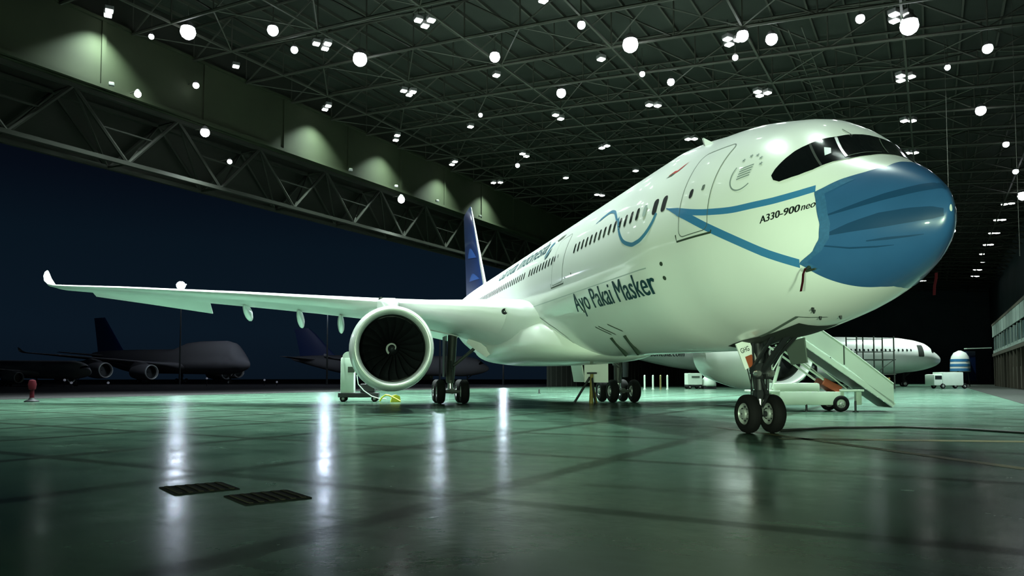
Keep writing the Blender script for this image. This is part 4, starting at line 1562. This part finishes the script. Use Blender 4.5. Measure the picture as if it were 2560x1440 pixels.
# ---------------------------------------------------------------- lamps
STAR = [((-25.7, 56.7, 28.9), 3), ((-18.6, 55.6, 28.5), 2), ((-12.8, 60.3, 28.3), 3), ((-1.4, 58.3, 27.6), 2), ((9.0, 54.4, 26.8), 3), ((4.5, 65.6, 27.5), 2), ((16.6, 51.5, 26.1), 2), ((18.8, 51.8, 26.0), 2), ((26.8, 48.2, 25.2), 3), ((40.9, 62.7, 24.8), 2), ((63.7, 90.1, 24.2), 3), ((13.6, 61.4, 26.8), 1.3), ((5.0, 51.5, 26.9), 1.2), ((-18.0, 59.2, 28.6), 1.2), ((23.3, 47.8, 25.5), 1.2), ((48.7, 71.0, 24.5), 1.2), ((33.7, 50.7, 24.8), 1.5), ((-29.2, 57.9, 29.1), .7), ((10.9, 60.0, 26.9), .8), ((17.3, 55.5, 26.3), .8), ((-3.2, 73.1, 28.2), .7), ((33.0, 54.3, 25.0), .7), ((55.7, 79.8, 24.3), 1.2), ((.7, 92.1, 28.6), 1.1), ((70.1, 114.9, 24.8), .9)]
GIRD = [((-30.5, 58.5, 24.6), 1.2), ((-27.8, 63.1, 27.2), 1.2), ((-26.0, 66.4, 21.4), .9), ((-27.3, 64.0, 23.3), 2), ((-13.5, 88.1, 23.2), 2.2)]
CLUST = [
    [(-31.2, 55.3, 29.9), (-31.8, 56.2, 30.0)], [(-7.1, 54.2, 28.6), (-6.1, 54.0, 28.5), (-6.7, 55.1, 28.6)], [(-16.3, 59.6, 29.3), (-15.3, 59.4, 29.2), (-15.8, 60.5, 29.3)], [(-25.2, 65.4, 29.9)],
    [(-10.5, 69.6, 29.3), (-9.6, 69.6, 29.2), (-10.1, 70.6, 29.3)], [(-19.2, 75.1, 29.9), (-19.8, 76.1, 29.9)], [(-1.4, 64.3, 28.6)], [(7.4, 59.4, 27.9)], [(2.2, 50.0, 27.9)], [(-13.4, 84.1, 29.8), (-13.9, 86.1, 29.9)],
    [(-4.6, 79.7, 29.3)], [(4.5, 74.2, 28.6), (5.1, 75.3, 28.6)], [(-7.5, 94.8, 29.9), (-8.0, 96.1, 29.9)], [(1.3, 89.5, 29.3), (1.8, 90.5, 29.3)], [(-2.7, 105.2, 29.9), (-1.7, 105.0, 29.9)], [(7.5, 100.4, 29.3)],
    [(12.9, 109.7, 29.3), (13.7, 109.8, 29.2)], [(13.3, 69.6, 27.9), (14.1, 69.5, 27.8)], [(10.6, 85.0, 28.6), (11.1, 84.2, 28.6)], [(16.2, 94.5, 28.6)], [(19.5, 79.7, 27.9), (20.1, 79.3, 27.8)],
    [(16.3, 54.1, 27.1), (16.7, 55.0, 27.1), (17.1, 54.0, 27.0)], [(22.0, 64.3, 27.1), (22.5, 65.2, 27.1), (22.9, 64.3, 27.0)], [(25.9, 48.4, 26.1), (26.4, 49.3, 26.1), (26.7, 48.3, 26.0)], [(31.7, 58.5, 26.1), (32.2, 59.4, 26.1), (32.5, 58.4, 26.0)],
    [(37.6, 68.9, 26.1), (38.2, 68.6, 26.0)], [(43.3, 79.0, 26.1), (43.9, 78.5, 26.0)], [(67.0, 98.4, 25.1), (67.3, 97.4, 25.0)], [(72.5, 108.3, 25.1), (73.0, 107.6, 25.0)], [(78.2, 118.2, 25.1), (78.7, 117.5, 25.0)],
    [(84.1, 128.7, 25.1), (84.5, 127.9, 25.0)], [(89.6, 138.3, 25.1)], [(95.4, 147.0, 25.0)], [(101.1, 158.4, 25.1), (101.7, 157.9, 25.0)], [(106.9, 168.4, 25.1), (107.5, 167.9, 25.0)], [(86.4, 152.8, 26.1)],
    [(92.0, 164.0, 26.1), (92.5, 163.6, 26.1)], [(97.4, 173.6, 26.1), (98.0, 173.2, 26.1)], [(103.7, 184.4, 26.1), (104.3, 183.8, 26.1)]]
ORD = ['first', 'second', 'third', 'fourth', 'fifth', 'sixth', 'seventh', 'eighth', 'ninth', 'tenth', 'eleventh', 'twelfth', 'thirteenth', 'fourteenth', 'fifteenth', 'sixteenth', 'seventeenth', 'eighteenth', 'nineteenth', 'twentieth', 'twenty-first', 'twenty-second', 'twenty-third', 'twenty-fourth', 'twenty-fifth', 'twenty-sixth', 'twenty-seventh', 'twenty-eighth', 'twenty-ninth', 'thirtieth', 'thirty-first', 'thirty-second', 'thirty-third', 'thirty-fourth', 'thirty-fifth', 'thirty-sixth', 'thirty-seventh', 'thirty-eighth', 'thirty-ninth', 'fortieth']
GREEN_W = (.80, 1., .90)
BLUE_W = (.86, .98, 1.)

# shared lamp meshes
hd = MB().bbox((0, 0, .18), (.62, .62, .30), b=.05)
head0 = hd.build('lamp_head', M_lampcase)
bulb0 = MB().bbox((0, 0, -.02), (.52, .52, .12), b=.05).build('lens', M_bulb)
bulb0.parent = head0
globe0 = MB().lathe([(-.22, .0), (-.20, .09), (-.14, .17), (-.06, .21), (0, .22), (.08, .205), (.15, .16), (.20, .09)], (0, 0, 0), 'z', 16).build('globe', M_star, smooth=True)
shade0 = MB().lathe([(.13, .20), (.20, .17), (.30, .10), (.34, .05), (.35, .0)], (0, 0, 0), 'z', 16).build('reflector_hood', M_lampcase, smooth=True)
proto_mast = globe0.data.copy()
proto_mast.materials[0] = M_mastbulb
proto_h, proto_b, proto_g, proto_s = head0.data, bulb0.data, globe0.data, shade0.data
for o in (bulb0, head0, globe0, shade0):
    bpy.data.objects.remove(o)


def inst(name, me, parent, loc, scale=1.):
    o = bpy.data.objects.new(name, me)
    COL.objects.link(o)
    o.parent = parent
    o.location = loc
    o.scale = (scale,) * 3
    return o


def sx_of(p):
    return p[0] / p[1]


WORD = {1: 'single-head', 2: 'twin-head', 3: 'three-head'}
count = {1: 0, 2: 0, 3: 0}
for heads in sorted(CLUST, key=lambda h: sx_of(h[0])):
    n = len(heads)
    c = Vector(heads[0])
    e = empty('roof_floodlight', c, TH, '%s floodlight on the roof trusses, %s of its kind counting from the left' % (WORD[n], ORD[count[n]]), 'floodlight', '%s roof floodlights' % WORD[n])
    count[n] += 1
    Ri = Matrix.Rotation(-TH, 3, 'Z')
    mid = Vector((0, 0, 0))
    mbf = MB()
    for h in heads:
        q = Ri @ (Vector(h) - c)
        far_ = max(1., Vector(h).length / 75)
        hh = inst('lamp_head', proto_h, e, q, min(1.25, .8 + .2 * far_))
        inst('lens', proto_b, hh, (0, 0, 0))
        mid += q / n
        mbf.tube(q + Vector((0, 0, .3)), q + Vector((0, 0, 1.5)), .03, n=5)
    if n > 1:
        for h in heads[1:]:
            mbf.tube(Vector((0, 0, .5)), Ri @ (Vector(h) - c) + Vector((0, 0, .5)), .04, n=5)
    mbf.build('bracket', M_steel, e)
    if Vector((c.x, c.y, 0)).length < 190 and c.dot(EU) > -6 and heads[0] != (-25.2, 65.4, 29.9):
        lamp_light('AREA', 'lamp_light', e, mid + Vector((0, 0, -.25)), LAMP_W * (.6 + .2 * n) * (1.2 if c.y > 75 else 1.), GREEN_W, .9)

for k, (p, s) in enumerate(sorted(STAR, key=lambda q: sx_of(q[0]))):
    size = 'large' if s >= 2 else 'small'
    r = .62 * s / 2 + .18
    e = empty('round_roof_lamp', p, 0, '%s bright round roof lamp, %s of the round lamps counting from the left' % (size, ORD[k]), 'lamp', 'round roof lamps')
    inst('globe', proto_g, e, (0, 0, 0), r / .26 * .62)
    inst('reflector_hood', proto_s, e, (0, 0, 0), r / .26 * .62)
    MB().tube((0, 0, r * .9), (0, 0, 2.2), .025, n=5).build('suspension_rod', M_steel, e)
    if s >= 1.2:
        lamp_light('AREA', 'lamp_light', e, (0, 0, -r * .75), STAR_W * s / 2, BLUE_W, .8)

for k, (p, s) in enumerate(GIRD):
    r = .62 * s / 2 + .15
    e = empty('girder_lamp', p, 0, ['small round lamp on the door girder, uppermost at the left', 'small round lamp on the girder face near the roof edge', 'small round lamp low on the door lattice', 'bright round lamp on the door lattice at left', 'bright round lamp on the door lattice nearest the tail fin'][k], 'lamp', 'lamps along the door header')
    inst('globe', proto_g, e, (0, 0, 0), r / .26 * .6)
    inst('reflector_hood', proto_s, e, (0, 0, 0), r / .26 * .6)
    a = Vector((0, 0, r * .6))
    MB().tube(a, a + EU * 1.3, .04, n=5).build('bracket', M_steel, e)
    if s >= 2:
        lamp_light('AREA', 'lamp_light', e, (0, 0, -r), STAR_W * .6, BLUE_W, .6)

# dim green wall lamps that wash the girder from its lower flange
for k, (v, pw) in enumerate(((33.5, 50), (61, 55), (69, 60), (77.5, 80), (88, 110))):
    e = empty('girder_wall_lamp', uv(UD - 1.15, v, 24.75), 0, ['green wash lamp on the girder ledge, far left', 'green wash lamp on the girder ledge above the lattice, second from the left', 'green wash lamp on the girder ledge, middle of the five', 'green wash lamp on the girder ledge, fourth from the left', 'green wash lamp on the girder ledge just right of the tail fin'][k], 'lamp', 'wash lamps along the girder ledge')
    MB().bbox((0, 0, 0), (.4, .3, .25), (0, 0, TH), b=.04).build('lamp_case', M_lampcase, e)
    MB().box((0, 0, .14), (.3, .22, .04), (0, 0, TH)).build('lens', M_gbulb, e)
    lamp_light('SPOT', 'lamp_light', e, (0, 0, .25), pw * 2.2, (.55, 1., .28), .15, (math.radians(12) * EU.y * -1, math.radians(12) * EU.x, 0), 1.3)

# unseen roof floodlights above the picture's top edge, added to brighten nose and floor
for k, (u, v) in enumerate([(43.7, 20.5), (33, 20.5), (22.8, 20.5), (1.5, 20.5), (43.7, 32), (33, 32), (22.8, 32), (12.3, 32), (1.5, 32), (10.5, 20.5)]):
    p = uv(u, v, roof(u) + .2)
    e = empty('roof_floodlight', p, TH, 'added roof floodlight above the aircraft nose, outside the picture, %s of ten' % ORD[k], 'floodlight', 'added roof floodlights above the picture')
    hh = inst('lamp_head', proto_h, e, (0, 0, 0), 1.)
    inst('lens', proto_b, hh, (0, 0, 0))
    MB().tube((0, 0, .3), (0, 0, 2), .03, n=5).build('bracket', M_steel, e)
    lamp_light('AREA', 'lamp_light', e, (0, 0, -.25), LAMP_W * (.85 if u > 30 else .42 if u > 22 else (.24 if u > 5 else .08) if v < 25 else .6), GREEN_W, .9, spread=58 if v < 25 and u < 12 else 72 if u < 22 else 85)

# roof floodlights hidden behind the masked nose, over the far airliner
for k, v in enumerate((118., 141., 164.6)):
    p = uv(1.3, v, roof(1.3) + .2)
    e = empty('roof_floodlight', p, TH, 'roof floodlight hidden behind the masked nose, %s of three' % ('nearest', 'middle', 'farthest')[k], 'floodlight', 'roof floodlights behind the nose')
    for dx in (0, .9):
        hh = inst('lamp_head', proto_h, e, (dx, 0, 0), 1.)
        inst('lens', proto_b, hh, (0, 0, 0))
    MB().tube((0, 0, .3), (0, 0, 2), .03, n=5).build('bracket', M_steel, e)
    lamp_light('AREA', 'lamp_light', e, (.45, 0, -.25), LAMP_W * 1.6, GREEN_W, .9)

# unseen fill floodlights added behind the camera to brighten the aircraft's lower side
for k, (x, y, h, tx, ty, tz, pw) in enumerate(((4.5, -5, .34, 7.0, 22, 5.4, 1.42), (-5, -6, .34, 3.5, 30, 6.4, 1.38), (-15, -5, .34, -1, 40, 7.5, .45), (-27, -2, .34, -14, 44, 9.0, .22))):
    p = Vector((x, y, h))
    d = Vector((tx, ty, tz)) - p
    q = d.to_track_quat('-Z', 'Y').to_euler()
    e = empty('fill_floodlight', (x, y, 0), 0, 'unseen fill floodlight added on the floor behind the camera, %s from the right' % ORD[k], 'floodlight', 'added fill floodlights behind the camera')
    for a in (0, 2.1, 4.2):
        MB().tube((.4 * math.cos(a), .4 * math.sin(a), 0), (0, 0, h - .1), .02, n=6).build('leg', M_geard, e)
    MB().bbox((0, 0, h), (.6, .5, .2), q, b=.04).build('lamp_case', M_lampcase, e)
    lamp_light('SPOT', 'lamp_light', e, Vector((0, 0, h)) + d.normalized() * .25, FILL_W * pw, (.73, 1., .66), .8, q, math.radians(50))

# apron mast lamps outside
for k, (x, y, h) in enumerate(((-72.6, 159.7, 22.0), (-40.5, 160, 18.2), (-15.8, 160, 15.5), (-1.9, 160, 8.2))):
    e = empty('apron_mast', (x, y, 0), 0, ['tall apron light mast outside, its lamp shining just above the wing', 'slim apron light mast outside, standing left of the near engine', 'apron light mast outside, hidden behind the wing', 'low apron light mast outside, behind the belly'][k], 'light mast', 'apron light masts')
    MB().tube((0, 0, 0), (0, 0, h), .22, .11, 8).build('mast', M_gear, e)
    MB().box((0, 0, h), (2.4, .3, .3)).build('crossarm', M_gear, e)
    inst('globe', proto_mast, e, (0, -.3, h - .25), 4.2 if k == 0 else 2.6)
    lamp_light('POINT', 'lamp_light', e, (0, -1.6, h - .3), MAST_W * (.7, 1.7, .45, .36)[k] * 4, (.66, .78, 1.), .6)
for k, (px, py) in enumerate(((82, 952), (163, 950), (180, 957), (272, 957), (518, 946), (693, 955), (662, 950))):
    d_ = 112. if px < 280 else 140.
    p = Vector(((px - 1280) / 1826 * d_, d_, 1.498 + (944.9 - py) / 1826 * d_))
    e = empty('apron_marker_light', (p.x, p.y, 0), 0, 'dim marker light low on the dark apron outside, %s from the left' % ('first', 'second', 'third', 'fourth', 'fifth', 'seventh', 'sixth')[k], 'light', 'dim marker lights on the apron')
    MB().tube((0, 0, 0), (0, 0, max(.25, p.z)), .06, n=6).build('stake', M_geard, e)
    MB().lathe([(-.2, 0), (-.14, .14), (0, .2), (.14, .14), (.2, 0)], (0, 0, max(.3, p.z)), 'z', 12).build('globe', M_dim, e, True)
